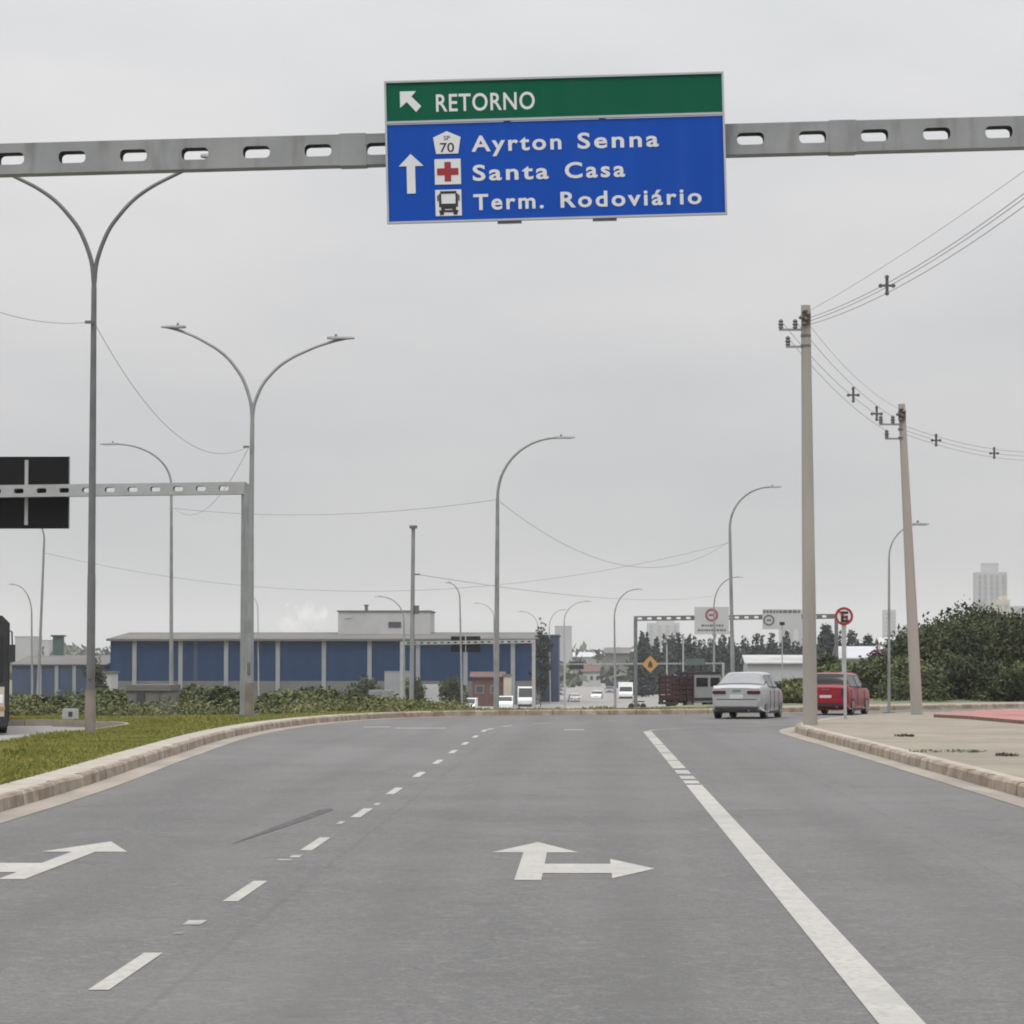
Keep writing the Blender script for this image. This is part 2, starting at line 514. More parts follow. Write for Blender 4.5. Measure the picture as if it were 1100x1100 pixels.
def catmull(pts, n=8):
    pts = [Vector((p[0], p[1], 0)) for p in pts]
    ext = [pts[0] * 2 - pts[1]] + pts + [pts[-1] * 2 - pts[-2]]
    r = []
    for i in range(1, len(ext) - 2):
        p0, p1, p2, p3 = ext[i - 1:i + 3]
        for k in range(n):
            t = k / n
            r.append(0.5 * ((2 * p1) + (p2 - p0) * t + (2 * p0 - 5 * p1 + 4 * p2 - p3) * t * t + (3 * p1 - p0 - 3 * p2 + p3) * t ** 3))
    r.append(pts[-1])
    return r


def resample(pts, step):
    r = [pts[0].copy()]
    acc = 0
    for a, b in zip(pts, pts[1:]):
        d = (b - a).length
        while acc + d >= step:
            t = (step - acc) / d
            a = a + (b - a) * t
            r.append(a.copy()); d = (b - a).length; acc = 0
        acc += d
    return r


def offset(pts, d):
    """shift a path to its left by d"""
    r = []
    for i, p in enumerate(pts):
        t = (pts[min(i + 1, len(pts) - 1)] - pts[max(i - 1, 0)]).normalized()
        r.append(p + Vector((-t.y, t.x, 0)) * d)
    return r


LEFT_KERB = catmull([(-6.35, -25), (-6.45, 10), (-6.65, 36), (-7.45, 55), (-8.0, 70), (-7.75, 82), (-6.6, 91), (-4.6, 96.3), (-1.8, 98.7), (2, 100.2), (5.5, 103), (10.5, 109), (19, 118), (34, 129), (60, 141), (90, 150)])
RIGHT_KERB = catmull([(5.75, -25), (5.6, 15), (5.45, 38), (5.2, 60), (5.02, 72), (5.15, 77), (5.9, 82), (7.4, 88.5), (10.2, 95.5), (15.5, 103.5), (26, 113), (44, 124), (90, 143)])

# asphalt: one sheet between the two kerbs
lk = offset(LEFT_KERB, 0.1)
rk = offset(RIGHT_KERB, -0.1)
struct(MB().poly(lk + rk[::-1], 0.0).build('road', M['asphalt'], fix=False))


def kerb(path, side, name, h=0.17, top=0.15, m='kerb'):
    """row of kerb blocks along a path; side +1: body lies to the left of the path"""
    mb = MB()
    pts = resample(path, 0.95)
    rnd = random.Random(5)
    for a, b in zip(pts, pts[1:]):
        t = (b - a).normalized()
        nrm = Vector((-t.y, t.x, 0)) * side
        a2, b2 = a + t * 0.012, b - t * 0.012
        dz = rnd.uniform(-0.008, 0.008); dn = rnd.uniform(-0.008, 0.008)
        hh = h + dz
        prof = [(0.0 + dn, -0.05), (0.02 + dn, hh - 0.035), (0.05 + dn, hh), (top, hh), (top, -0.05)]
        vs = [a2 + nrm * u + Vector((0, 0, z)) for u, z in prof] + [b2 + nrm * u + Vector((0, 0, z)) for u, z in prof]
        n = len(prof)
        fs = [(i, (i + 1) % n, n + (i + 1) % n, n + i) for i in range(n)] + [tuple(range(n)), tuple(range(2 * n - 1, n - 1, -1))]
        mb.add(vs, fs)
    struct(mb.build(name, M[m]))


kerb(LEFT_KERB, 1, 'left_kerb')
kerb(RIGHT_KERB, -1, 'right_kerb')


def ribbon(path, d0, d1, z0, name, m, z1=None):
    a = offset(path, d0); b = offset(path, d1)
    z1 = z0 if z1 is None else z1
    vs = []
    for p, q in zip(a, b):
        vs += [p + Vector((0, 0, z0)), q + Vector((0, 0, z1))]
    fs = [(2 * i, 2 * i + 1, 2 * i + 3, 2 * i + 2) for i in range(len(a) - 1)]
    o = struct(MB().add(vs, fs).build(name, M[m], fix=False))
    for p in o.data.polygons:
        if p.normal.z < 0: p.flip()
    return o


ribbon(LEFT_KERB, -0.42, -0.0, 0.005, 'left_gutter', 'gutter')
ribbon(RIGHT_KERB, 0.38, 0.0, 0.005, 'right_gutter', 'gutter')
ribbon(LEFT_KERB, 0.15, 0.62, 0.165, 'left_kerb_strip', 'kerb_top')
ribbon(RIGHT_KERB, -0.15, -0.34, 0.166, 'right_kerb_strip', 'kerb_top')

# turf island left of the road, its far edge meeting the other carriageway
lkin = offset(LEFT_KERB, 0.6)
OPP = [(-11.2, -25), (-11.2, 30), (-11.2, 62), (-11.15, 74), (-11.7, 78.5), (-14.0, 81.5), (-19, 82.6), (-90, 83)]
opp = catmull(OPP, 6)
back = [(90, 154), (60, 145), (30, 129.5), (14, 115), (6, 106), (2, 102.9), (-2, 101.4), (-5, 99), (-7.4, 95.5), (-9.2, 91.5), (-12, 88.2), (-20, 86.2), (-90, 86)]
turf_poly = [p for p in lkin] + [Vector((x, y, 0)) for x, y in back] + [p for p in reversed(opp)]
struct(MB().poly(turf_poly, 0.158).build('turf', M['turf'], fix=False))
# slope behind the turf down to the natural ground
vs, fs = [], []
for i, (x, y) in enumerate(back):
    vs += [(x, y, 0.158), (x, y + 5.0, gz(x, y + 5) - 0.1)]
    if i: fs.append((2 * i - 2, 2 * i - 1, 2 * i + 1, 2 * i))
struct(MB().add(vs, fs).build('bank', M['turf']))
# opposite carriageway
rd = [Vector((-32, -25, 0)), Vector((-32, 60, 0)), Vector((-34, 66, 0)), Vector((-90, 70, 0))]
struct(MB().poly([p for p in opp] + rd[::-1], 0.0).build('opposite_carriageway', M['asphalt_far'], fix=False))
kerb(list(reversed(opp)), -1, 'opposite_kerb', m='kerb_top')

# right-hand pavement with its red painted court
rin = offset(RIGHT_KERB, -0.32)
pav = [p for p in rin] + [Vector((90, -25, 0))]
struct(MB().poly(pav, 0.16).build('pavement', M['pavement'], fix=False))
ZC = 0.25
red = [G(1003, 767.2, ZC), G(1040, 769.0, ZC), G(1118, 775.5, ZC), Vector((24, 78, 0)), Vector((30, 108, 0)), Vector((17.5, 100.5, 0)), G(1060, 762.6, ZC)]
struct(MB().poly(red, ZC).build('red_court', M['red_floor'], fix=False))
vs, fs = [], []
for i in range(len(red) + 1):
    p = red[i % len(red)]
    vs += [(p.x, p.y, .15), (p.x, p.y, ZC)]
    if i: fs.append((2 * i - 2, 2 * i, 2 * i + 1, 2 * i - 1))
struct(MB().add(vs, fs).build('court_step', M['soil']))
ln = [G(1065, 767.6, ZC), G(1110, 768.4, ZC)]
ribbon([Vector((p.x, p.y, 0)) for p in ln], -0.14, 0.14, ZC + .005, 'court_line', 'sign_red')
ribbon([p for p in LEFT_KERB if p.x > 6.5], .62, 3.2, .163, 'dusty_verge', 'pavement')

# ------------------------------------------------------------------ painted markings
LX, RX = -2.53, 1.48
mb = MB()
Y0 = 16.1
k = 0
while Y0 + k * 5.95 < 78:
    a = Y0 + k * 5.95
    mb.poly([(LX - .055, a), (LX + .055, a), (LX + .055, a + 2.05), (LX - .055, a + 2.05)], 0.004)
    k += 1
# dashes that follow the bend
bend = catmull([(LX, 74), (LX + .05, 78), (LX + .6, 83.5), (LX + 2.3, 88.5), (LX + 5, 92)], 6)
bp = resample(bend, 1.9)
for i in range(2, len(bp) - 1, 2):
    a, b = bp[i], bp[i] + (bp[i + 1] - bp[i]) * .8
    t = (b - a).normalized(); n = Vector((-t.y, t.x, 0)) * .055
    q = [a - n, b - n, b + n, a + n]
    mb.poly(q[::-1] if (q[1] - q[0]).cross(q[2] - q[0]).z < 0 else q, 0.004)
struct(mb.build('lane_dashes', M['paint'], fix=False))
mb = MB()
for px, py, wd, ln in ((209, 991.5, .12, .35), (192, 1003, .05, .08), (318, 920, .09, .35), (306, 924, .12, .2), (366, 884, .06, .5), (405, 864, .06, .5)):
    p = G(px, py)
    mb.poly([(p.x - wd / 2, p.y - ln / 2), (p.x + wd / 2, p.y - ln / 2), (p.x + wd / 2, p.y + ln / 2), (p.x - wd / 2, p.y + ln / 2)], 0.004)
struct(mb.build('faded_marks', M['paint_worn'], fix=False))
struct(MB().poly([(RX - .11, -5), (RX + .11, -5), (RX + .11, 43), (RX - .11, 43)], 0.004).build('edge_line', M['paint'], fix=False))
mb = MB()
ys = [(43.5, 44.6), (45.1, 46.4), (47.2, 48.8), (49.6, 53.5), (53.7, 58), (58.3, 63.5), (63.8, 70), (70.2, 76)]
for a, b in ys:
    mb.poly([(RX - .105, a), (RX + .105, a), (RX + .105, b), (RX - .105, b)], 0.004)
struct(mb.build('worn_edge_line', M['paint_worn'], fix=False))
bend2 = catmull([(RX, 76.2), (RX + .35, 78.2), (RX + 1.5, 80.6), (RX + 3.4, 83.2), (RX + 5.5, 86.6)], 6)
ribbon(bend2, -.05, .05, 0.004, 'bend_line', 'paint_worn')
mb = MB()
for px, py, l in ((452, 782.3, 1.3), (617, 784, .5), (405, 781, .7)):
    p = G(px, py)
    mb.poly([(p.x - l / 2, p.y - .35), (p.x + l / 2, p.y - .35), (p.x + l / 2, p.y + .35), (p.x - l / 2, p.y + .35)], 0.004)
struct(mb.build('stop_line_remains', M['paint_worn'], fix=False))


def arrow(x, flip, name):
    s = -1 if flip else 1
    y0, y1 = 24.25, 29.35
    sw = .105
    pts = [(-sw, y0), (sw, y0), (sw, 25.05), (.66, 25.05), (.66, 24.45), (1.02, 25.6), (.66, 26.85), (.66, 26.2), (sw, 26.2), (sw, 27.75), (.39, 27.75), (0, y1), (-.39, 27.75), (-sw, 27.75)]
    pts = [(x + s * a, b) for a, b in pts]
    struct(MB().poly(pts, 0.004).build(name, M['paint'], fix=False))


arrow(-.46, False, 'right_turn_arrow')
arrow(-4.50, True, 'left_turn_arrow')
# rubber left by a tyre
a, b = G(247, 907.5), G(349, 870.5)
d = (b - a).normalized(); n = Vector((-d.y, d.x, 0))
pts = [a, a + d * 3 - n * .07, a + d * 7 - n * .09, b - n * .08, b + d * .4 - n * .03, b + d * .4 + n * .03, b + n * .07, a + d * 7 + n * .07, a + d * 3 + n * .05]
struct(MB().poly(pts, 0.004).build('skid_mark', M['skid'], fix=False))


# ------------------------------------------------------------------ grass blades on the turf (uncountable)
def inside(poly, x, y):
    c = False
    j = len(poly) - 1
    for i in range(len(poly)):
        xi, yi, xj, yj = poly[i].x, poly[i].y, poly[j].x, poly[j].y
        if (yi > y) != (yj > y) and x < (xj - xi) * (y - yi) / (yj - yi) + xi:
            c = not c
        j = i
    return c


def grass():
    rnd = random.Random(3)
    vs, fs = [], []

    def blade(x, y, z, h, wd):
        a = rnd.uniform(0, math.pi)
        dx, dy = math.cos(a) * wd, math.sin(a) * wd
        lx, ly = rnd.gauss(0, h * .45), rnd.gauss(0, h * .45)
        n = len(vs)
        vs.extend([(x - dx, y - dy, z), (x + dx, y + dy, z), (x + lx, y + ly, z + h)])
        fs.append((n, n + 1, n + 2))
    n = 0
    while n < 90000:
        y = 28 + 78 * rnd.random() ** 0.9
        x = rnd.uniform(-19, 6) if y > 86 else rnd.uniform(-11.5, -6.6) if y < 76 else rnd.uniform(-19, -6.6)
        if x < -0.21 * y: continue
        if not inside(turf_poly, x, y): continue
        # patches
        p = math.sin(x * 1.7 + y * .23) + math.sin(y * .41 - x * .6) + rnd.gauss(0, .5)
        h = 0.03 + 0.04 * max(0, p) * rnd.random() + 0.025 * rnd.random()
        blade(x, y, 0.155, h, 0.008 + h * .10)
        n += 1
    me = bpy.data.meshes.new('grass')
    me.from_pydata(vs, [], fs)
    me.materials.append(M['grass'])
    o = bpy.data.objects.new('grass', me)
    C.objects.link(o)
    tag(o, 'short yellowish green grass covering the island left of the road', 'grass', kind='stuff')


grass()


# ------------------------------------------------------------------ foliage
def leaf_mesh(name, lobes, n, size, m, parent=None, loc=(0, 0, 0), seed=1, shell=0.55, flat=1.0):
    """leaf quads through the volume of ellipsoid lobes ((cx,cy,cz),(rx,ry,rz))"""
    rs = np.random.RandomState(seed)
    vol = np.array([l[1][0] * l[1][1] * l[1][2] for l in lobes]) ** 0.7
    vol /= vol.sum()
    vs, fs = [], []
    idx = rs.choice(len(lobes), n, p=vol)
    d = rs.normal(size=(n, 3)); d /= np.linalg.norm(d, axis=1)[:, None]
    r = shell + (1.06 - shell) * rs.rand(n) ** 0.6
    r *= 1 + 0.10 * rs.normal(size=n)
    c = np.array([l[0] for l in lobes])[idx]
    rad = np.array([l[1] for l in lobes])[idx]
    p = c + d * r[:, None] * rad
    u = rs.normal(size=(n, 3)); u[:, 2] *= flat; u /= np.linalg.norm(u, axis=1)[:, None]
    q = rs.normal(size=(n, 3)); v = np.cross(u, q); v /= np.linalg.norm(v, axis=1)[:, None]
    s = size * (0.55 + 0.9 * rs.rand(n))[:, None]
    a = p - u * s - v * s * .2; b = p - u * s * .1 - v * s * .5; e = p + u * s; f = p + u * s * .1 + v * s * .5
    V = np.stack([a, b, e, f], 1).reshape(-1, 3)
    me = bpy.data.meshes.new(name)
    me.from_pydata(V.tolist(), [], [(4 * i, 4 * i + 1, 4 * i + 2, 4 * i + 3) for i in range(n)])
    me.materials.append(m)
    o = bpy.data.objects.new(name, me)
    C.objects.link(o)
    if parent is not None: o.parent = parent
    else: o.location = loc
    return o


def lobes_for(wd, h, z0, n, seed, dep=None):
    rnd = random.Random(seed)
    dep = dep or wd
    r = []
    for i in range(n):
        a = rnd.uniform(0, 2 * math.pi); q = rnd.random() ** .5
        rr = rnd.uniform(.2, .36) * wd
        zz = z0 + h * rnd.uniform(.25, .8)
        fall = 1 - .45 * abs(zz - z0 - h * .5) / (h * .5)
        r.append(((math.cos(a) * q * (wd / 2 - rr * .7) * fall, math.sin(a) * q * (dep / 2 - rr * .5), zz), (rr, rr, min(rr * .85, h * .3))))
    r.append(((0, 0, z0 + h * .55), (wd * .3, dep * .3, h * .42)))
    return r


def tree(name, label, x, y, h, wd, m, leaves, size, seed, group=None, trunk_h=None, z=None, cat='tree'):
    z = gz(x, y) if z is None else z
    root = empty(name, (x, y, z), 0, label, cat, group)
    rnd = random.Random(seed)
    th = trunk_h or h * .3
    mb = MB()
    mb.tube([(0, 0, -.3), (rnd.uniform(-.1, .1), 0, th), (rnd.uniform(-.2, .2), rnd.uniform(-.2, .2), h * .7)], [h * .025, h * .018, h * .006], 7)
    for i in range(5):
        a = rnd.uniform(0, 6.28); z1 = th * rnd.uniform(.7, 1.3)
        mb.tube([(0, 0, z1), (math.cos(a) * wd * .2, math.sin(a) * wd * .2, z1 + h * .2), (math.cos(a) * wd * .36, math.sin(a) * wd * .36, z1 + h * .38)], [h * .012, h * .008, h * .003], 5)
    mb.build('trunk', M['bark'], root, smooth=True)
    leaf_mesh('crown', lobes_for(wd, h - th * .6, th * .6, 16, seed), leaves, size, m, root, seed=seed)
    return root


def bush(name, label, x, y, h, wd, m, leaves, size, seed, group=None, z=None):
    z = gz(x, y) if z is None else z
    root = empty(name, (x, y, z), 0, label, 'bush', group)
    mb = MB()
    rnd = random.Random(seed)
    for i in range(5):
        a = rnd.uniform(0, 6.28)
        mb.tube([(0, 0, -.1), (math.cos(a) * wd * .2, math.sin(a) * wd * .2, h * .5), (math.cos(a) * wd * .3, math.sin(a) * wd * .3, h * .8)], [.03, .02, .01], 5)
    mb.build('stem', M['bark'], root)
    leaf_mesh('foliage', lobes_for(wd, h * 1.05, 0, 9, seed), leaves, size, m, root, seed=seed)
    return root


def at(px, Y):
    return P(px, 711, Y).x


# ------------------------------------------------------------------ gantries
def slotted_plate(x0, x1, h, pitch, slot_w, slot_h, phase, thick=0.006):
    cu = bpy.data.curves.new('plate', 'CURVE')
    cu.dimensions = '2D'
    cu.fill_mode = 'BOTH'
    cu.extrude = thick / 2

    def spline(pts):
        sp = cu.splines.new('POLY')
        sp.points.add(len(pts) - 1)
        for q, p in zip(sp.points, pts):
            q.co = (p[0], p[1], 0, 1)
        sp.use_cyclic_u = True
    spline([(x0, -h / 2), (x1, -h / 2), (x1, h / 2), (x0, h / 2)])
    k = math.ceil((x0 - phase + slot_w) / pitch)
    while phase + k * pitch + slot_w < x1:
        c = phase + k * pitch
        r = slot_h / 2 * .75
        pts = []
        for sx, sz, a0 in ((1, 1, 0), (-1, 1, 90), (-1, -1, 180), (1, -1, 270)):
            for a in (0, 30, 60, 90):
                t = R(a0 + a)
                pts.append((c + sx * (slot_w / 2 - r) + r * math.cos(t), sz * (slot_h / 2 - r) + r * math.sin(t)))
        spline(pts[::-1])
        k += 1
    o = bpy.data.objects.new('plate', cu)
    C.objects.link(o)
    dg = bpy.context.evaluated_depsgraph_get()
    me = bpy.data.meshes.new_from_object(o.evaluated_get(dg))
    vs = [(v.co.x, v.co.z, v.co.y) for v in me.vertices]
    fs = [tuple(reversed(p.vertices)) for p in me.polygons]
    bpy.data.objects.remove(o)
    bpy.data.curves.remove(cu)
    bpy.data.meshes.remove(me)
    return vs, fs


def beam(name, x0, x1, h, dep, pitch, sw, sh, phase, m, parent, at_local, tilt=0.0):
    vs, fs = slotted_plate(x0, x1, h, pitch, sw, sh, phase)
    mb = MB()
    mb.add([(x, y - dep / 2 + .003, z) for x, y, z in vs], fs)
    mb.add([(x, y + dep / 2 - .003, z) for x, y, z in vs], fs)
    for z in (-h / 2 + .003, h / 2 - .003):
        mb.box(((x0 + x1) / 2, 0, z), (x1 - x0, dep - .014, .006))
    o = mb.build(name, m, parent)
    o.location = at_local
    o.rotation_euler = (0, -tilt, 0)
    return o


# near gantry over the road
GY = 31.0
TILT = 0.0232
bc = P(596, 156.5, GY)
g1 = empty('sign_gantry', (-9.2, GY, 0.158), 0, 'grey slotted steel gantry crossing above the road, holding the blue and green sign', 'gantry', 'slotted steel gantries')
bl = bc - Vector(g1.location)
PIT = 66.65 * GY / F
beam('beam', -8.2, 6.6, 33.4 * GY / F, 0.22, PIT, 29 * GY / F, 13 * GY / F, (207 - 596) * GY / F, M['steel'], g1, bl, TILT)
for px in (378, 906):
    s = (px - 596) * GY / F
    o = MB().box((0, 0, 0), (.27, .234, .325)).build('splice_sleeve', M['steel'], g1)
    o.location = bl + Vector((s, 0, s * TILT)); o.rotation_euler = (0, -TILT, 0)
for xx, zz in ((-9.2, bc.z - .26), (7.35, bc.z + .13)):
    MB().tube([(xx + 9.2, 0, 0), (xx + 9.2, 0, zz - .02)], [.2, .15], 12).build('column', M['steel'], g1, smooth=True)
    MB().box((xx + 9.2, 0, .02), (.6, .6, .04)).build('base_plate', M['steel_dark'], g1)
    MB().box((xx + 9.2 + (.0 if xx < 0 else -.0), 0, zz - .0), (.5, .4, .42)).build('end_box', M['steel'], g1)


# ------------------------------------------------------------------ lettering
def text(body, w_, h_, x, z, y, m, parent, name='lettering', bold=0.0, spacing=1.0, fit='cap'):
    """text whose left edge is x, baseline z, cap height h_, squeezed to width w_"""
    cu = bpy.data.curves.new(name, 'FONT')
    cu.body = body
    cu.size = 1
    cu.offset = bold
    cu.space_character = spacing
    cu.extrude = 0.002
    cu.resolution_u = 4
    o = bpy.data.objects.new(name, cu)
    C.objects.link(o)
    dg = bpy.context.evaluated_depsgraph_get()
    me = bpy.data.meshes.new_from_object(o.evaluated_get(dg))
    bpy.data.objects.remove(o)
    co = np.array([v.co for v in me.vertices])
    x0, x1 = co[:, 0].min(), co[:, 0].max()
    cap = 0.73 + bold
    sx = w_ / (x1 - x0)
    sz = h_ / cap
    for v in me.vertices:
        c = v.co
        v.co = (x + (c.x - x0) * sx, y + c.z * .5, z + c.y * sz)
    me.flip_normals() if False else None
    me.materials.append(m)
    ob = bpy.data.objects.new(name, me)
    C.objects.link(ob)
    ob.parent = parent
    return ob


# main sign
SY = 30.72
sc_ = SY / F
SW, SH = 367.5 * sc_, 155.5 * sc_
sgc = P(596.5, 159, SY)
sign = empty('road_sign', sgc, 0, 'large blue and green direction sign with white lettering and arrows above the road', 'road sign')
sign.rotation_euler = (0, -0.0245, 0)


def U(u): return (u - .5) * SW


def V(v): return (.5 - v) * SH


GB = .292
MB().box((0, .005, (V(0) + V(GB)) / 2), (SW - .03, .03, V(0) - V(GB) - .015)).build('green_panel', M['sign_green'], sign)
MB().box((0, .006, (V(GB) + V(1)) / 2 - .006), (SW - .03, .03, V(GB) - V(1) - .03)).build('blue_panel', M['sign_blue'], sign)
mb = MB()
bw = .02
mb.box((0, -.002, SH / 2 - bw / 2), (SW, .05, bw)).box((0, -.002, -SH / 2 + bw / 2), (SW, .05, bw))
for s in (-1, 1): mb.box((s * (SW / 2 - bw / 2), -.002, 0), (bw, .048, SH - 2 * bw - .002))
mb.box((0, -.002, V(GB)), (SW - 2 * bw - .002, .046, .024))
mb.build('border', M['sign_grey'], sign)
for u in (.36, .64):
    MB().box((U(u), .055, -.004), (.07, .06, SH * .98)).box((U(u), .045, -SH / 2 - .008), (.24, .06, .024)).build('bracket', M['steel'], sign)
FY = -.0135


def shape(name, pts, m, y=FY, t=.003):
    return MB().prism([(U(a), V(b)) for a, b in pts], y - t, y).build(name, m, sign)


# arrow up-left
shape('arrow', [(.046, .075), (.094, .075), (.080, .112), (.108, .182), (.093, .222), (.066, .150), (.046, .19)], M['sign_white'])
shape('arrow', [(.0735, .515), (.111, .60), (.086, .60), (.086, .792), (.061, .792), (.061, .60), (.038, .60)], M['sign_white'])
text('RETORNO', .291 * SW, .128 * SH, U(.152), V(.222), FY, M['sign_white'], sign, bold=.012, spacing=1.08)
for word, xa, xb, vb in (('Ayrton', 295, 562, .508), ('Senna', 610, 850, .508), ('Santa', 297, 522, .712), ('Casa', 570, 748, .712), ('Term.', 297, 505, .917), ('Rodoviário', 555, 972, .917)):
    text(word, (xb - xa) / 1007 * SW, .115 * SH, U((xa - 40) / 1007), V(vb), FY, M['sign_white'], sign, bold=.022, spacing=1.22)
# route shield
ca, cb = .1815, .445
sh = [(.1815, .362), (.222, .405), (.214, .520), (.149, .520), (.141, .405)]
e = shape('route_shield', sh, M['sign_white'])
o = text('70', .042 * SW, .068 * SH, U(.1605), V(.508), FY - .0035, M['sign_black'], e, name='number', bold=.012)
o = text('SP', .018 * SW, .032 * SH, U(.1725), V(.425), FY - .0035, M['sign_black'], e, name='lettering', bold=.01)
sq = lambda a, b: [(.1435, a), (.2205, a), (.2205, b), (.1435, b)]
e = shape('hospital_square', sq(.557, .735), M['sign_white'])
cx, cz = .182, .646
q = [(cx - .0095, .578), (cx + .0095, .578), (cx + .0095, .622), (.2135, .622), (.2135, .670), (cx + .0095, .670), (cx + .0095, .714), (cx - .0095, .714), (cx - .0095, .670), (.1505, .670), (.1505, .622), (cx - .0095, .622)]
MB().prism([(U(a), V(b)) for a, b in q], FY - .006, FY - .0035).build('red_cross', M['sign_red'], e)
e = shape('bus_square', sq(.772, .955), M['sign_white'])
mb = MB()
bx = lambda a, b, c, d: mb.prism([(U(a), V(c)), (U(b), V(c)), (U(b), V(d)), (U(a), V(d))], FY - .006, FY - .0035)
bx(.158, .206, .782, .800); bx(.154, .161, .8, .87); bx(.203, .210, .8, .87)
bx(.154, .210, .87, .893); bx(.160, .171, .893, .915); bx(.193, .204, .893, .915); bx(.171, .193, .893, .907)
bx(.154, .210, .915, .930); bx(.156, .168, .930, .948); bx(.196, .208, .930, .948); bx(.149, .153, .81, .85); bx(.211, .215, .81, .85)
mb.build('bus_symbol', M['sign_black'], e)


# ------------------------------------------------------------------ street lamps
TWIN = [(p.x, p.y) for p in catmull([(0, 0), (.02, .20), (.09, .41), (.17, .54), (.27, .66), (.39, .755), (.52, .83), (.65, .895), (.80, .95), (.93, .985)], 4)]


def lamp(label, Y, base, fork, tips, base_z=None, r=.085, m='steel', dup_arm=None, group='curved street lamps', lean=None):
    """base: pixel x at the foot; fork: pixel where the arm leaves the pole; tips: pixels of the lamp ends"""
    fp = P(fork[0], fork[1], Y)
    bz = base_z if base_z is not None else None
    bx_ = P(base, 765, Y).x
    if bz is None: bz = gz(bx_, Y)
    root = empty('street_lamp', (bx_, Y, bz), 0, label, 'street lamp', group)
    o = Vector((bx_, Y, bz))
    f = fp - o
    h = f.z
    MB().tube([(0, 0, 0), (0, 0, .02), f * .35, f * .36, f * .7, f], [r * 1.0, r * 1.0, r * .92, r * .85, r * .75, r * .6], 10).build('pole', M[m], root, smooth=True)
    MB().box((0, 0, .015), (.36, .36, .03)).build('base_plate', M['steel_dark'], root)
    if Y < 90:
        MB().tube([(0, 0, .03), f * (.95 / f.z)], r * 1.22, 12).build('base_sleeve', M['rust'], root, smooth=True)
        MB().box((0, -r * 1.02, 1.35), (r * .9, r * .3, .34)).build('hatch', M['steel_dark'], root)
    for tx, ty in tips:
        t = P(tx, ty, Y) - o
        s = 1 if t.x > f.x else -1
        dx, dz = t.x - f.x, t.z - f.z
        end = .78
        pts, rad = [], []
        for i in range(15):
            a = R(90) * i / 14
            pts.append(f + Vector((dx * end * (1 - math.cos(a)) , 0, dz * math.sin(a) ** .96)))
            rad.append(r * (.52 - .14 * i / 14))
        if len(tips) > 1:
            pts = [f + Vector((dx * a, 0, dz * b)) for a, b in TWIN]
            rad = [r * (.52 - .16 * i / len(pts)) for i in range(len(pts))]
        pts.append(pts[-1] + (Vector((s * .12, 0, .004)) if len(tips) == 1 else Vector((dx * .02, 0, dz * .004)))); rad.append(r * .38)
        arm = MB().tube(pts, rad, 8).build('arm', M[m], root, smooth=True)
        L_ = max(.5, abs(dx) * .27)
        hc = Vector((t.x - s * L_ / 2, 0, t.z - (.0 if len(tips) == 1 else dz * .012)))
        mb = MB()
        n = len(mb.v)
        prof = [(-L_ / 2, .04, .08), (-L_ / 2 + .12, .05, .13), (L_ / 2 - .1, .035, .15), (L_ / 2, .018, .10)]
        vs = []
        for q, hh, ww in prof:
            vs += [hc + Vector((s * q, -ww, -hh * .6)), hc + Vector((s * q, ww, -hh * .6)), hc + Vector((s * q, ww * .7, hh * .8)), hc + Vector((s * q, -ww * .7, hh * .8))]
        fs = [(0, 1, 2, 3), (15, 14, 13, 12)]
        for i in range(3):
            for k in range(4):
                fs.append((4 * i + k, 4 * i + (k + 1) % 4, 4 * i + 4 + (k + 1) % 4, 4 * i + 4 + k))
        hd = mb.add(vs, fs).build('lamp_head', M['lamp'], root)
        MB().box(hc + Vector((0, 0, -.034)), (L_ * .6, .16, .012)).build('lens', M['glass_lamp'], hd)
        MB().lathe([(.035, 0), (.035, .07), (.02, .09)], hc + Vector((-s * L_ * .18, 0, .03)), seg=10).build('photocell', M['lamp'], hd)
    return root


TZ = 0.158
lamp('tall twin-armed lamp post at the left, arms rising behind the near gantry beam', 65.5, 97, (101, 308), [(-56, 168), (258, 166)], TZ, r=.095, m='steel_dark')
L2 = lamp('twin-armed lamp post beside the far gantry column, both lamp heads showing', 87.5, 267.5, (271, 452), [(173, 350), (381, 362)], TZ, r=.10)
lamp('single-armed lamp post seen through the slotted far gantry beam, arm curving left', 121, 184, (184, 522), [(107, 477)])
lamp('leaning lamp post whose top is hidden by the black sign back', 150, 39.5, (47.5, 580), [(5, 548)], lean=1)
lamp('small distant lamp post just right of the bus, arm curving left', 250, 35, (34, 660), [(9, 628)], r=.11)
lamp('single-armed lamp post in the middle of the view, arm curving right', 107, 533, (534.5, 535), [(618, 470)], TZ - .15, r=.10)
lamp('single-armed lamp post left of the first utility pole, arm curving right', 150, 788, (784, 568), [(840, 523)], r=.11)
lamp('small lamp post rising behind the speed limit board', 280, 767, (767, 652), [(798, 620)], r=.12)
lamp('thin lamp post left of the white sign gantry, arm curving right', 300, 661, (660, 664), [(691, 633)], r=.13)
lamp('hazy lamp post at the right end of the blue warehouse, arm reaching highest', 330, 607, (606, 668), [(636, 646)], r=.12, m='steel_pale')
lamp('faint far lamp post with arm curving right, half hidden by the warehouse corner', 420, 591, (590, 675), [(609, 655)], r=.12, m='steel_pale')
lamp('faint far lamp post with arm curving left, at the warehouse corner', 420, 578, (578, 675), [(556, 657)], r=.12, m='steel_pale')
lamp('small lamp post left of the camera mast, arm curving left over the warehouse roof', 290, 434, (434, 668), [(402, 641)], r=.12)
lamp('thin lamp post in front of the small black sign back, short arm to the left', 250, 497, (494, 645), [(478, 626)], r=.10)
lamp('faint lamp arm showing just left of the middle lamp post', 350, 531.5, (530.5, 664), [(508, 648)], r=.10, m='steel_pale')
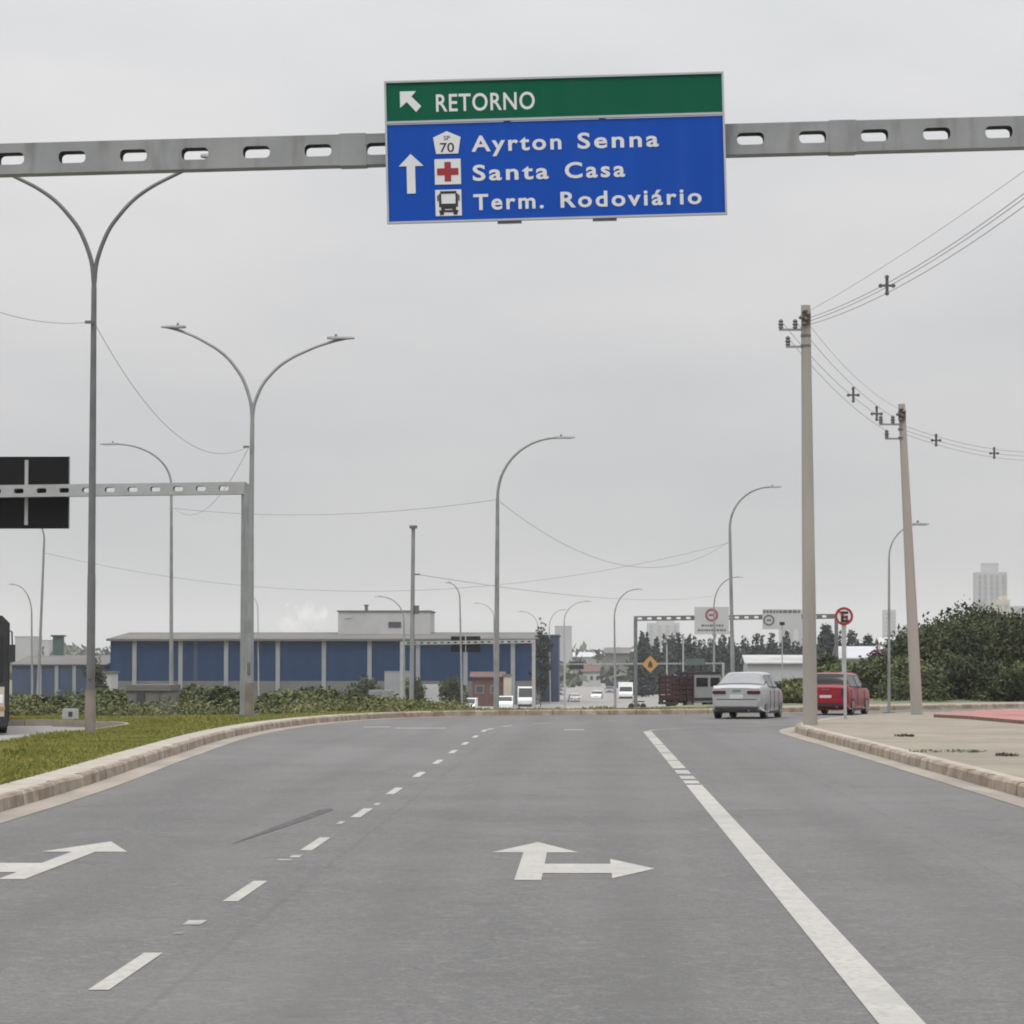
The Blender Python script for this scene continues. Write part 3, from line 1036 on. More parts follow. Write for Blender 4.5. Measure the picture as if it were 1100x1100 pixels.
lamp('slim lamp post between the two utility poles, arm curving right', 94, 955, (955, 600), [(998, 563)], .16, r=.05)
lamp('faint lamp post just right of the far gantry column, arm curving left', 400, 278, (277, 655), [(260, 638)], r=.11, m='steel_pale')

# camera mast
p = P(442, 765, 109)
cm = empty('camera_mast', (p.x, 109, gz(p.x, 109)), 0, 'slim grey mast with a flat cap left of the middle lamp post', 'mast')
tp = P(444, 567, 109) - Vector(cm.location)
MB().tube([(0, 0, 0), tp], [.085, .065], 10).build('pole', M['steel'], cm, smooth=True)
MB().box(tp + Vector((0, 0, .03)), (.27, .22, .10), ).build('cap', M['steel_dark'], cm)
q = P(448, 617, 109) - Vector(cm.location)
MB().box(q, (.22, .05, .05)).build('bracket', M['steel_dark'], cm)
q = P(446, 655, 109) - Vector(cm.location)
MB().box(q + Vector((.06, -.08, 0)), (.16, .12, .3)).build('control_box', M['steel_dark'], cm)

# ------------------------------------------------------------------ far gantry at the left with the black sign back
FGY = 88.6
p = P(265, 770, FGY)
g2 = empty('sign_gantry', (p.x, FGY, TZ), 0, 'grey slotted gantry arm reaching left from a column behind the twin lamp post', 'gantry', 'slotted steel gantries')
o2 = Vector(g2.location)
bt = P(258, 524.5, FGY) - o2
bh = 13.2 * FGY / F
beam('beam', -9.6, .18, bh, .30, 24.6 * FGY / F, 10.5 * FGY / F, 5.2 * FGY / F, .0 - .46, M['steel_pale'], g2, bt, .012)
ct = P(266, 518, FGY) - o2
MB().tube([(0, 0, 0), (0, 0, ct.z * .5), (0, 0, ct.z - .05)], [.20, .19, .18], 10).build('column', M['steel'], g2, smooth=True)
MB().box((0, 0, .02), (.7, .7, .04)).build('base_plate', M['steel_dark'], g2)
MB().tube([(bt.x - 9.4, 0, -.1), (bt.x - 9.4, 0, bt.z - .3)], [.2, .18], 10).build('column', M['steel'], g2, smooth=True)
p0, p1 = P(75, 490.5, FGY + .26), P(-62, 568, FGY + .26)
cxs = (p0 + p1) / 2
sb = empty('road_sign', cxs, 0, 'black back of a large road sign on the left gantry, pale brackets across it', 'road sign')
w2, h2 = abs(p0.x - p1.x), abs(p0.z - p1.z)
MB().box((0, 0, 0), (w2, .04, h2)).build('panel', M['black'], sb)
for px in (27, -15):
    MB().box((P(px, 530, FGY).x - cxs.x, -.055, 0), (.10, .05, h2 * .9)).build('bracket', M['steel_pale'], sb)
MB().box((w2 / 2 - .01, -.03, 0), (.03, .02, h2)).build('edge_trim', M['steel_dark'], sb)


# ------------------------------------------------------------------ distant gantries
def far_gantry(label, Y, pl, pr, py, py2, m='steel', bpx=6.0, legs=(True, True)):
    a, b = P(pl, py, Y), P(pr, py2, Y)
    z0 = gz(a.x, Y)
    root = empty('sign_gantry', (a.x, Y, z0), 0, label, 'gantry', 'slotted steel gantries')
    o = Vector(root.location)
    wd = b.x - a.x
    mid = (a + b) / 2 - o
    h = bpx * Y / F
    beam('beam', -wd / 2, wd / 2, h, .4, h * 2.0, h * .95, h * .45, 0.1, M[m], root, mid, math.atan2(b.z - a.z, wd))
    for on, q in zip(legs, (a, b)):
        if on:
            s = 1 if q is a else -1
            MB().box(((q - o).x + s * .15, 0, (q.z - z0) / 2 - .3), (.34, .34, q.z - z0 - h * .5 + .6)).build('column', M[m], root)
    return root


far_gantry('distant grey gantry over the avenue carrying two white boards', 300, 681, 900, 664.5, 662, 'steel_dark', 5.2)
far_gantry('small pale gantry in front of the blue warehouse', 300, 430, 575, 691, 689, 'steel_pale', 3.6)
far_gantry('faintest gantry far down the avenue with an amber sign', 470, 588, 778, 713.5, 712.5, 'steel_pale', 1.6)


def panel(name, label, px0, px1, py0, py1, Y, m, grp=None, frame=None):
    a, b = P(px0, py0, Y), P(px1, py1, Y)
    c = (a + b) / 2
    root = empty(name, c, 0, label, 'road sign', grp)
    MB().box((0, 0, 0), (b.x - a.x, .06, a.z - b.z)).build('panel', m, root)
    return root, c


def disc(mb, x, z, r0, r1, y, t=.012, seg=28):
    pts = []
    vs, fs = [], []
    for k in range(seg):
        a = 2 * math.pi * k / seg
        for rr, yy in ((r0, y), (r1, y), (r1, y - t), (r0, y - t)):
            vs.append((x + rr * math.cos(a), yy, z + rr * math.sin(a)))
    for k in range(seg):
        j = (k + 1) % seg
        for i in range(4):
            fs.append((4 * k + i, 4 * k + (i + 1) % 4, 4 * j + (i + 1) % 4, 4 * j + i))
    return mb.add(vs, fs)


GYF = 299.4
s1, c1 = panel('speed_board', 'white board with red ringed disc and two lines of text, distant gantry', 746, 783, 652, 681.5, GYF, M['board_white'])
pxs = GYF / F
disc(MB(), 0, 6 * pxs, 4.6 * pxs, 7 * pxs, -.035).build('red_ring', M['board_red'], s1)
mb = MB()
mb.box((0, -.04, 6 * pxs), (6.2 * pxs, .012, 2.2 * pxs))
mb.build('truck_symbol', M['board_ink'], s1)
for dz, ww in ((-5.2, 22), (-10.2, 30)):
    mb = MB()
    rnd = random.Random(int(ww))
    x = -ww / 2
    while x < ww / 2:
        l = rnd.uniform(1.4, 3.4)
        mb.box(((x + l / 2) * pxs, -.036, dz * pxs), (l * pxs, .01, 2.1 * pxs)); x += l + .8
    mb.build('lettering', M['board_ink'], s1)
s2, c2 = panel('speed_board', 'white board with a black headed edge and dark disc beside the first utility pole', 819, 861, 654.5, 676, GYF, M['board_white'])
disc(MB(), -14 * pxs, -1 * pxs, 4.2 * pxs, 6 * pxs, -.035).build('ring', M['board_ink'], s2)
MB().box((-14 * pxs, -.04, -1 * pxs), (5 * pxs, .012, 2 * pxs)).build('symbol', M['board_ink'], s2)
mb = MB()
x = -20
rnd = random.Random(4)
while x < 20:
    l = rnd.uniform(2, 5); mb.box(((x + l / 2) * pxs, -.036, 8.2 * pxs), (l * pxs, .01, 3.0 * pxs)); x += l + .8
mb.build('lettering', M['board_ink'], s2)
s3, c3 = panel('road_sign', 'small black sign back on the pale gantry before the warehouse', 484.5, 516, 683.5, 700.5, 300.35, M['black'])
MB().box((0, -.06, 0), (.1, .04, 1.5)).build('bracket', M['steel_pale'], s3)
panel('road_sign', 'tiny dark sign back on the farthest gantry, right of the warehouse', 612, 627, 710.5, 719, 470.3, M['sign_black'])
panel('guide_sign', 'small dull green panel on the farthest gantry above the maroon truck', 736, 757, 707.5, 714.5, 469.5, M['green_tank'])
# amber diamond
a = P(698.5, 713.5, 469)
am = empty('warning_sign', a, 0, 'amber diamond sign on the farthest gantry, above the maroon truck', 'road sign')
r_ = 9.0 * 469 / F
MB().prism([(-r_, 0), (0, -r_), (r_, 0), (0, r_)], -.05, .05).build('panel', M['sign_orange'], am)
MB().prism([(-r_ * .25, -r_ * .4), (r_ * .25, -r_ * .4), (r_ * .25, r_ * .05), (0, r_ * .45), (-r_ * .25, r_ * .05)], -.065, -.052).build('symbol', M['maroon'], am)

# no-parking sign
NY = 83.5
b = P(908, 772, NY)
ns = empty('parking_sign', (b.x, NY, .16), 0, 'round red ringed white sign with struck black letter on a post before the red car', 'road sign')
o = Vector(ns.location)
c = P(906.5, 662, NY) - o
rr = 9.8 * NY / F
MB().tube([(0, 0, 0), (0, 0, c.z * .45)], .042, 10).build('post', M['steel_pale'], ns, smooth=True)
MB().box((c.x, .0, c.z * .72), (.12, .05, c.z * .55)).build('mounting_panel', M['steel_pale'], ns)
pl = MB().lathe([(rr, -.03), (rr, -.044)], c, 'Y', 32).build('disc', M['sign_white'], ns)
mb = MB()
disc(mb, c.x, c.z, rr * .74, rr * 1.0, -.046, .004)
d = rr * .80 / math.sqrt(2)
mb.box((c.x, -.056, c.z), (2 * d * 1.414, .005, .045), Matrix.Rotation(R(45), 3, 'Y'))
mb.build('red_ring', M['sign_red'], pl)
text('E', .20, .30, c.x - .085, c.z - .15, -.048, M['sign_black'], pl, bold=.05)


# ------------------------------------------------------------------ utility poles
UP = {}


def utility_pole(label, top, basep, Y, bz, rb, rt, key):
    b = P(basep[0], basep[1], Y)
    root = empty('utility_pole', (b.x, Y, bz), 0, label, 'utility pole', 'concrete utility poles')
    o = Vector(root.location)
    t = P(top[0], top[1], Y) - o
    MB().tube([(0, 0, -.05), t * .33, t * .66, t], [rb, rb * .78 + rt * .22, rb * .38 + rt * .62, rt], 14).build('pole', M['concrete'], root, smooth=True)
    s = Y / F * 1.0
    k = lambda px, py: P(px, py, Y) - o

    def rel(dx, dz):   # metres from the pole top
        return t + Vector((dx, 0, dz))
    MB().box(rel(-.33, -.60), (.66, .07, .05)).build('crossarm', M['steel'], root)
    MB().box(rel(-.28, -1.02), (.42, .07, .05)).build('crossarm', M['steel'], root)
    for dx, dz in ((-.61, -.575), (-.26, -.575), (-.44, -.995)):
        MB().lathe([(.03, 0), (.07, .03), (.045, .07), (.075, .11), (.045, .15), (.065, .19), (.02, .24)], rel(dx, dz), seg=10).build('insulator', M['ceramic'], root)
    mb = MB()
    for dz in (-.75, -1.0):
        mb.lathe([(rt * 1.12, dz - .03), (rt * 1.12, dz + .03)], t, seg=14)
    mb.build('clamp_band', M['steel_dark'], root)
    mb = MB()
    for dx, dz in ((-.03, -.2), (.05, -.28), (-.12, -.36), (.0, -.40), (-.05, -.52)):
        mb.lathe([(.05, 0), (.07, .05), (.03, .10)], rel(dx, dz) + Vector((0, -rt - .06, 0)), seg=8)
    mb.box(rel(0, -.33) + Vector((0, -rt - .02, 0)), (.22, .06, .3))
    mb.build('dead_end_fitting', M['ceramic'], root)
    ins = [o + rel(dx, dz + .2) for dx, dz in ((-.61, -.575), (-.26, -.575), (-.44, -.995))]
    UP[key] = dict(top=o + t, ins=ins, rt=rt, dead=[o + rel(rt, d_) for d_ in (-.12, -.30, -.38, -.47)])
    return root


utility_pole('nearest concrete utility pole, standing at the right kerb corner', (865.5, 328), (870.5, 778), 76, .158, .178, .115, 'p1')
utility_pole('slimmer concrete utility pole leaning left, standing in the middle of the right pavement', (968.5, 434), (985, 768), 91, .158, .175, .10, 'p2')
utility_pole('concrete utility pole just outside the right edge before the first one', (1238, 40), (1235, 830), 45, .158, .215, .12, 'p0')
utility_pole('concrete utility pole just outside the right edge beyond the second one', (1186, 468), (1192, 768), 118, gz(20, 118), .20, .11, 'p3')


def wire(label, a, b, sag, r=.009, group='overhead cables', name='cable', n=20):
    a, b = Vector(a), Vector(b)
    pts = []
    for i in range(n + 1):
        t = i / n
        p = a.lerp(b, t); p.z -= 4 * sag * t * (1 - t)
        pts.append(p)
    mb = MB().tube(pts, r * .8, 5)
    o = mb.build(name, M['cable'], loc=a)
    tag(o, label, 'cable', group)
    return pts


def along(a, b, sag, t):
    p = Vector(a).lerp(Vector(b), t); p.z -= 4 * sag * t * (1 - t)
    return p


def spacer(label, p, s=.17):
    s *= .88
    mb = MB()
    mb.bar(p + Vector((0, 0, s * 1.25)), p + Vector((0, 0, -s * 1.1)), .065, .05)
    mb.bar(p + Vector((-s * .9, 0, 0)), p + Vector((s * .9, 0, 0)), .06, .045)
    for q in ((-s * .9, 0), (s * .9, 0), (0, -s * 1.1), (0, s * 1.25)):
        mb.lathe([(.035, -.05), (.05, 0), (.035, .05)], p + Vector((q[0], 0, q[1])), 'Y', 8)
    o = mb.build('cable_spacer', M['ceramic'], loc=p)
    tag(o, label, 'cable spacer', 'cross-shaped cable spacers')


A, B = UP['p1'], UP['p0']
ends0 = [(-.02, 9.95), (.0, 9.74), (.09, 9.66), (.05, 9.54)]
names = ['uppermost thin cable', 'second cable', 'third cable', 'lowest cable']
for i in range(4):
    e0 = Vector((B['top'].x - .15, 45, ends0[i][1] + .16))
    wire(names[i] + ' running from the nearest utility pole out at the right edge', A['dead'][i], e0, (.15, .39, .39, .42)[i], r=.009 if i else .006)
c = along((A['dead'][1] + A['dead'][2]) / 2, Vector((B['top'].x - .15, 45, 9.86)), .40, .335)
spacer('cross-shaped spacer highest on the cables, right of the nearest utility pole', c, .17)
D = UP['p2']
for i, nm in enumerate(('outer cable', 'inner cable', 'lower cable')):
    wire(nm + ' between the insulators of the two concrete utility poles', A['ins'][i], D['ins'][i], .22, r=.008)
wire('thin messenger cable between the tops of the two utility poles', A['top'] + Vector((.1, 0, -.5)), D['top'] + Vector((-.05, 0, -.15)), .25, r=.006)
mid = lambda t: along((A['ins'][0] + A['ins'][1] + A['ins'][2]) / 3, (D['ins'][0] + D['ins'][1] + D['ins'][2]) / 3, .22, t) + Vector((.05, 0, .0))
spacer('cross-shaped spacer just right of the nearest utility pole, below its top', mid(.60), .17)
spacer('cross-shaped spacer just left of the second utility pole head', mid(.86), .17)
E_ = UP['p3']
for i, nm in enumerate(('upper cable', 'middle cable', 'lower cable')):
    wire(nm + ' running right from the second utility pole', D['dead'][1] + Vector((0, 0, -.35 - .12 * i)), E_['top'] + Vector((-.1, 0, -.35 - .16 * i)), .50, r=.008)
a_, b_ = D['dead'][1] + Vector((0, 0, -.47)), E_['top'] + Vector((-.1, 0, -.51))
spacer('cross-shaped spacer right of the second utility pole', along(a_, b_, .5, .126), .15)
spacer('cross-shaped spacer nearest the right edge of the picture', along(a_, b_, .5, .39), .15)

# cables between the lamp posts
wire('thin cable entering at the left edge to the tall twin lamp post', P(-90, 295, 50), P(96, 346, 65.3), .28, r=.007)
wire('thin cable sagging between the two twin-armed lamp posts', P(103, 350, 65.6), P(266, 480, 87.3), 1.1, r=.008)
wire('thin cable dropping left behind the far gantry from the second twin lamp', P(267, 481, 87.7), P(187, 546, 120.8), .9, r=.008)
wire('long thin cable from the left single lamp to the middle lamp post', P(186, 546, 121.2), P(532, 537, 107.2), .38, r=.010)
wire('thin cable from the middle lamp post to the lamp left of the first utility pole', P(537, 539, 107), P(784, 581, 149.8), 1.75, r=.010)
wire('longest faint cable sagging over the warehouse roof', P(48, 594, 150), P(784, 583, 150.2), 2.1, r=.011)
wire('faint cable from the camera mast towards the right lamp', P(448, 617, 109), P(767, 640, 279), .6, r=.012)
mb = MB()
for q in (P(95.5, 346, 65.4), P(264.5, 480, 87.4)):
    o = MB().box(q, (.16, .08, .06)).build('cable_clamp', M['steel_dark'], loc=q)
    tag(o, ('small cable clamp on the tall left lamp post' if q.y < 70 else 'small cable clamp on the second twin lamp post'), 'clamp', 'cable clamps')


# ------------------------------------------------------------------ cars
def car_mesh(label, paint, prof, loc, rz, group=None, tail_style='wide', width=1.64, far=False, scale=1.0, rg='rear_glass_sheen', name='parked_car', cat='car'):
    """prof: stations (y, zlow, zbelt, ztop, wbelt, wtop); forward = +Y"""
    root = empty(name, loc, rz, label, cat, group)
    root.scale = (scale,) * 3
    rings = []
    for (y, zl, zb, zt, wb, wt) in prof:
        half = [(wb * .90, zl), (wb * .97, zl + .10), (wb * 1.0, zl + (zb - zl) * .55), (wb * .965, zb), (wt * 1.0, zb + (zt - zb) * .86), (wt * .86, zt - .005), (wt * .45, zt + .012)]
        ring = half + [(-x, z) for x, z in reversed(half)]
        rings.append([Vector((x, y, z)) for x, z in ring])
    nr = len(rings[0])

    def cm(a, b, c, d, u):
        return 0.5 * ((2 * b) + (c - a) * u + (2 * a - 5 * b + 4 * c - d) * u * u + (3 * b - a - 3 * c + d) * u ** 3)

    def ringpt(i, t):
        k = int(math.floor(t)) % nr; v = t - math.floor(t)
        q = rings[max(0, min(len(rings) - 1, i))]
        lin = q[k].lerp(q[(k + 1) % nr], v)
        return cm(q[(k - 1) % nr], q[k], q[(k + 1) % nr], q[(k + 2) % nr], v).lerp(lin, .35)

    def surf(s, t):
        i = min(int(s), len(rings) - 2); u = s - i
        a, b, c, d = (ringpt(i + k, t) for k in (-1, 0, 1, 2))
        return cm(a, b, c, d, u).lerp(b.lerp(c, u), .35)
    mb = MB()
    NS, NT = 5, 3
    ni, nk = (len(rings) - 1) * NS + 1, nr * NT
    for i in range(ni):
        for k in range(nk):
            mb.v.append(surf(min(i / NS, len(rings) - 1), k / NT))
    for i in range(ni - 1):
        for k in range(nk):
            mb.f.append((i * nk + k, i * nk + (k + 1) % nk, (i + 1) * nk + (k + 1) % nk, (i + 1) * nk + k))
    mb.f.append(tuple(range(nk)))
    mb.f.append(tuple((ni - 1) * nk + k for k in reversed(range(nk))))
    body = mb.build('body', paint, root, smooth=True)
    # wheel arches
    wy = (prof[0][0] + .74, prof[-1][0] - .80)
    wr = .295
    cut = MB()
    for y in wy:
        cut.lathe([(wr + .055, -width), (wr + .055, width)], (0, y, wr), 'X', 24)
    co = cut.build('cutter', M['plastic'])
    md = body.modifiers.new('b', 'BOOLEAN'); md.operation = 'DIFFERENCE'; md.object = co; md.solver = 'EXACT'
    dg = bpy.context.evaluated_depsgraph_get()
    dg.update()
    me = bpy.data.meshes.new_from_object(body.evaluated_get(dg))
    body.modifiers.clear()
    me.materials.clear(); me.materials.append(paint); me.materials.append(M['plastic'])
    for p in me.polygons:
        p.material_index = 0
        for y in wy:
            if (Vector((p.center.y - y, p.center.z - wr)).length < wr + .06) and abs(abs(p.center.x)) < width and abs(p.normal.x) < .3:
                p.material_index = 1
    body.data = me
    bpy.data.objects.remove(co)

    def patch(name, s0, s1, t0, t1, m, off=.012, ns=8, ntt=8, parent=root, thick=True):
        vs, fs = [], []
        for i in range(ns + 1):
            for j in range(ntt + 1):
                s = s0 + (s1 - s0) * i / ns; t = t0 + (t1 - t0) * j / ntt
                e = 1e-3
                p = surf(s, t)
                du = surf(min(s + .02, len(rings) - 1.001), t) - surf(max(s - .02, 0), t); dv = surf(s, t + .02) - surf(s, t - .02)
                n = dv.cross(du)
                n.normalize()
                if n.dot(p - Vector((0, p.y, .6))) < 0: n = -n
                vs.append(p + n * off)
        for i in range(ns):
            for j in range(ntt):
                a = i * (ntt + 1) + j
                fs.append((a, a + 1, a + ntt + 2, a + ntt + 1))
        return MB().add(vs, fs).build(name, m, parent, smooth=True, fix=False)
    # ring index: 3 belt, 4 upper glass edge, 5 roof edge, 6..7 roof middle, 8, 9, 10 belt on the other side
    ix = {n_: i for i, n_ in enumerate(('r0', 'r1', 'r2', 'g0', 'g1', 'g2', 'g3', 'h1', 'h2'))}
    patch('window_seal', 2.06, 2.97, 3.40, 9.60, M['plastic'], off=.006, ntt=16)
    patch('rear_window', 2.12, 2.93, 3.55, 9.45, M[rg], ntt=16)
    patch('windscreen', 5.08, 5.92, 3.55, 9.45, M['car_glass'], ntt=16)
    for t0, t1 in ((3.04, 3.96), (9.04, 9.96)):
        patch('window_seal', 2.98, 4.98, t0, t1, M['plastic'], off=.006, ns=10, ntt=4)
    for t0, t1 in ((3.12, 3.90), (9.10, 9.88)):
        patch('side_window', 3.02, 3.92, t0, t1, M['car_glass'], ns=5, ntt=4)
        patch('side_window', 4.06, 4.94, t0, t1, M['car_glass'], ns=5, ntt=4)
    yr = prof[0][0]; zb = prof[0][2]; wb = prof[0][4]; zl = prof[0][1]
    # rear lamps wrap the corner
    for s in (-1, 1):
        if tail_style == 'wide':
            MB().box((s * (wb - .20), yr + .02, zb - .11), (.42, .10, .105)).build('tail_light', M['tail'], root, bevel=.02)
        else:
            MB().box((s * (wb - .09), yr + .03, zb - .14), (.17, .12, .26)).build('tail_light', M['tail'], root, bevel=.02)
    MB().box((0, yr - .03, zl + .19), (wb * 1.9, .16, .22)).build('rear_bumper', M['bumper'] if tail_style == 'wide' else paint, root, bevel=.035)
    MB().box((0, yr - .02, zl + .04), (wb * 1.8, .14, .10)).build('valance', M['plastic'], root, bevel=.02)
    MB().box((0, yr - .012, zb - .24 if tail_style == 'wide' else zl + .33), (.42, .02, .13)).build('number_plate', M['plate'], root)
    MB().box((0, yr - .015, zb - .045), (.26, .03, .03)).build('boot_handle', M['rim'], root)
    for s in (-1, 1):
        for yy in (prof[3][0] + .05, (prof[3][0] + prof[5][0]) / 2 + .1, prof[5][0] + .25):
            MB().box((s * (width / 2 + .002), yy, .58), (.012, .018, .62)).build('door_gap', M['plastic'], root)
        MB().box((s * (width / 2 + .004), (prof[3][0] + prof[5][0]) / 2 + .1, .20), (.03, wy[1] - wy[0] - .75, .09)).build('sill_trim', M['plastic'], root)
    MB().box((0, yr - .006, zl + .325), (wb * 1.7, .02, .018)).build('boot_gap', M['plastic'], root)
    MB().tube([(-.35, .55, 1.42), (-.35, .25, 1.85)], .008, 5).build('antenna', M['plastic'], root)
    MB().tube([(wb * .55, yr - .10, zl - .02), (wb * .55, yr + .2, zl - .02)], .03, 8).build('exhaust', M['rim'], root)
    yf = prof[-1][0]; zbf = prof[-1][2]; wf = prof[-1][4]
    for s in (-1, 1):
        MB().box((s * (wf - .18), yf - .01, zbf - .10), (.34, .10, .15)).build('headlight', M['headlamp'], root, bevel=.03)
    MB().box((0, yf + .005, zbf - .12), (wf * 1.05, .04, .10)).build('grille', M['plastic'], root)
    MB().box((0, yf + .01, prof[-1][1] + .16), (wf * 1.85, .16, .24)).build('front_bumper', paint, root, bevel=.04)
    for s in (-1, 1):
        yb = prof[5][0] - .25
        MB().box((s * (prof[5][4] + .09), yb, prof[5][2] + .09), (.18, .09, .14)).build('mirror', paint if far else M['plastic'], root, bevel=.03)
        for yy in (prof[4][0] - .18, prof[3][0] + .15):
            MB().box((s * (prof[4][4] + .004), yy, prof[4][2] - .10), (.02, .16, .03)).build('door_handle', paint, root)
        for y in wy:
            x = s * (width / 2 - .10)
            tb = MB().lathe([(wr - .07, -.09), (wr - .015, -.09), (wr, -.06), (wr, .06), (wr - .015, .09), (wr - .07, .09)], (x, y, wr), 'X', 24).build('wheel', M['tyre'], root, smooth=True)
            MB().lathe([(.215, -.095), (.20, -.098), (.06, -.088), (.04, -.1), (.04, .1), (.06, .088), (.20, .098), (.215, .095)], (x, y, wr), 'X', 18).build('rim', M['rim'], tb, smooth=True)
    return root


sedan = [(-2.02, .28, .93, .95, .74, .66), (-1.80, .22, 1.00, 1.02, .80, .70), (-1.42, .20, .99, 1.04, .82, .68), (-.72, .18, .95, 1.40, .82, .58),
         (.02, .18, .93, 1.43, .82, .60), (.62, .18, .91, 1.40, .82, .60), (1.18, .18, .89, .95, .82, .68), (1.72, .20, .82, .86, .80, .66), (2.02, .28, .68, .72, .70, .58)]
hatch = [(-1.78, .30, .93, .95, .74, .68), (-1.70, .24, 1.00, 1.02, .79, .72), (-1.66, .20, 1.00, 1.03, .81, .70), (-1.38, .18, .96, 1.43, .81, .60),
         (-.35, .18, .93, 1.46, .81, .62), (.45, .18, .91, 1.42, .81, .61), (1.12, .18, .89, .96, .81, .68), (1.60, .20, .82, .86, .79, .66), (1.86, .28, .68, .72, .70, .58)]
p = G(802, 768)
car_mesh('silver sedan seen from behind, turning right before the first utility pole', M['silver'], sedan, (4.92, 94.6, 0), -R(13.5), 'cars on the bend', 'wide', scale=.965)
car_mesh('red hatchback half hidden behind the first utility pole', M['car_red'], hatch, (8.14, 101.0, 0), -R(18), 'cars on the bend', 'tall', scale=.92, rg='dark_glass')
# vehicles far down in the dip
FC = 'small vehicles far down the avenue'
y_ = 370
wc = car_mesh('white car on the avenue below the tiny dark sign back, far away', M['car_white'], hatch, (at(641, 470), 470, gz(at(641, 470), 470)), R(176), FC, far=True, name='distant_car')
gc = car_mesh('dark grey car between the two small white cars, far away', M['car_grey'], sedan, (at(524, 400), 400, gz(at(524, 400), 400)), R(185), FC, far=True, name='distant_car')
gc2 = copy_tree(gc); gc2['label'] = 'dark car on the avenue left of the thin lamp post, far away'
y_ = 520; gc2.location = (at(600, y_), y_, gz(at(600, y_), y_))


def van(label, x, y, rz, m, L_=5.2, wd=1.95, h=2.5, box=False, name='delivery_van', group=FC, boxm=None):
    root = empty(name, (x, y, gz(x, y)), rz, label, 'van' if not box else 'truck', group)
    hw = wd / 2
    prof = [(-L_ / 2, .35), (-L_ / 2, h), (L_ / 2 - 1.5, h), (L_ / 2 - .75, 1.35), (L_ / 2 - .05, 1.1), (L_ / 2, .35)]
    if box:
        prof = [(L_ / 2 - 1.9, .4), (L_ / 2 - 1.9, 2.2), (L_ / 2 - .6, 2.2), (L_ / 2 - .15, 1.3), (L_ / 2, 1.1), (L_ / 2, .4)]
    vs = [(-hw, a, b) for a, b in prof] + [(hw, a, b) for a, b in prof]
    n = len(prof)
    fs = [(i, (i + 1) % n, n + (i + 1) % n, n + i) for i in range(n)] + [tuple(range(n)), tuple(range(2 * n - 1, n - 1, -1))]
    MB().add(vs, fs).build('cab' if box else 'body', m, root, bevel=.06)
    (ya, za), (yb, zb) = (prof[2], prof[3])
    a_ = Vector((0, ya, za)).lerp(Vector((0, yb, zb)), .12); b_ = Vector((0, ya, za)).lerp(Vector((0, yb, zb)), .92)
    nn = Vector((0, za - zb, yb - ya)).normalized() * .012
    MB().add([a_ + nn + Vector((-hw * .88, 0, 0)), a_ + nn + Vector((hw * .88, 0, 0)), b_ + nn + Vector((hw * .92, 0, 0)), b_ + nn + Vector((-hw * .92, 0, 0))], [(0, 1, 2, 3)]).build('windscreen', M['car_glass'], root, fix=False)
    if box:
        MB().box((0, -1.0, .4 + h / 2), (wd + .1, L_ - 2.1, h - .1)).build('cargo_box', boxm or m, root, bevel=.03)
        MB().box((0, -.3, .5), (.8, L_ - 1, .16)).build('chassis', M['plastic'], root)
    MB().box((0, L_ / 2 + .02, .5), (wd * .95, .1, .25)).build('bumper', M['plastic'], root, bevel=.02)
    for s in (-1, 1):
        MB().box((s * hw * .72, L_ / 2 - .01, .85), (.34, .08, .2)).build('headlight', M['headlamp'], root)
        MB().box((s * (hw + .012), prof[2][0] + .1 if not box else L_ / 2 - 1.2, 1.55), (.02, .8, .5)).build('side_window', M['car_glass'], root)
        for yy in (-L_ / 2 + 1.0, L_ / 2 - .95):
            wv = MB().lathe([(.26, -.1), (.34, -.09), (.34, .09), (.26, .1)], (s * (hw - .1), yy, .34), 'X', 18).build('wheel', M['tyre'], root)
            MB().lathe([(.2, -.105), (.2, .105)], (s * (hw - .1), yy, .34), 'X', 14).build('rim', M['rim'], wv)
    return root


wv1 = van('small white van left of the middle lamp post, facing the camera, far away', at(503, 332), 332, R(178), M['car_white'], 4.2, 1.75, 1.95)
wv2 = van('small white van just right of the middle lamp post, far away', at(543, 352), 352, R(181), M['car_white'], 4.0, 1.65, 1.95)
c_ = copy_tree(gc); c_['label'] = 'dark car beside the dark shrub left of the small white vans'; c_.location = (at(487, 345), 345, gz(at(487, 345), 345)); c_.rotation_euler = (0, 0, R(100))
c_ = copy_tree(wc); c_['label'] = 'white car on the avenue between the thin lamp post and the white van'; c_.location = (at(617, 430), 430, gz(at(617, 430), 430)); c_.rotation_euler = (0, 0, R(4))
c_ = copy_tree(gc); c_['label'] = 'dark car far along the avenue under the amber sign'; c_.location = (at(655, 560), 560, gz(at(655, 560), 560)); c_.rotation_euler = (0, 0, R(178))
van('white van facing the camera right of the middle lamp post, far away', at(565, 385), 385, R(180), M['car_white'], h=2.75)
van('white box truck on the avenue between the thin lamp post and gantry leg', at(672, 470), 470, R(180), M['car_white'], 6, 2.1, 2.4, True, 'box_truck')
van('pale truck with a long white box parked before the warehouse', at(463, 376), 376, R(80), M['car_grey'], 6, 2.1, 2.75, True, 'box_truck', boxm=M['white_wall'])

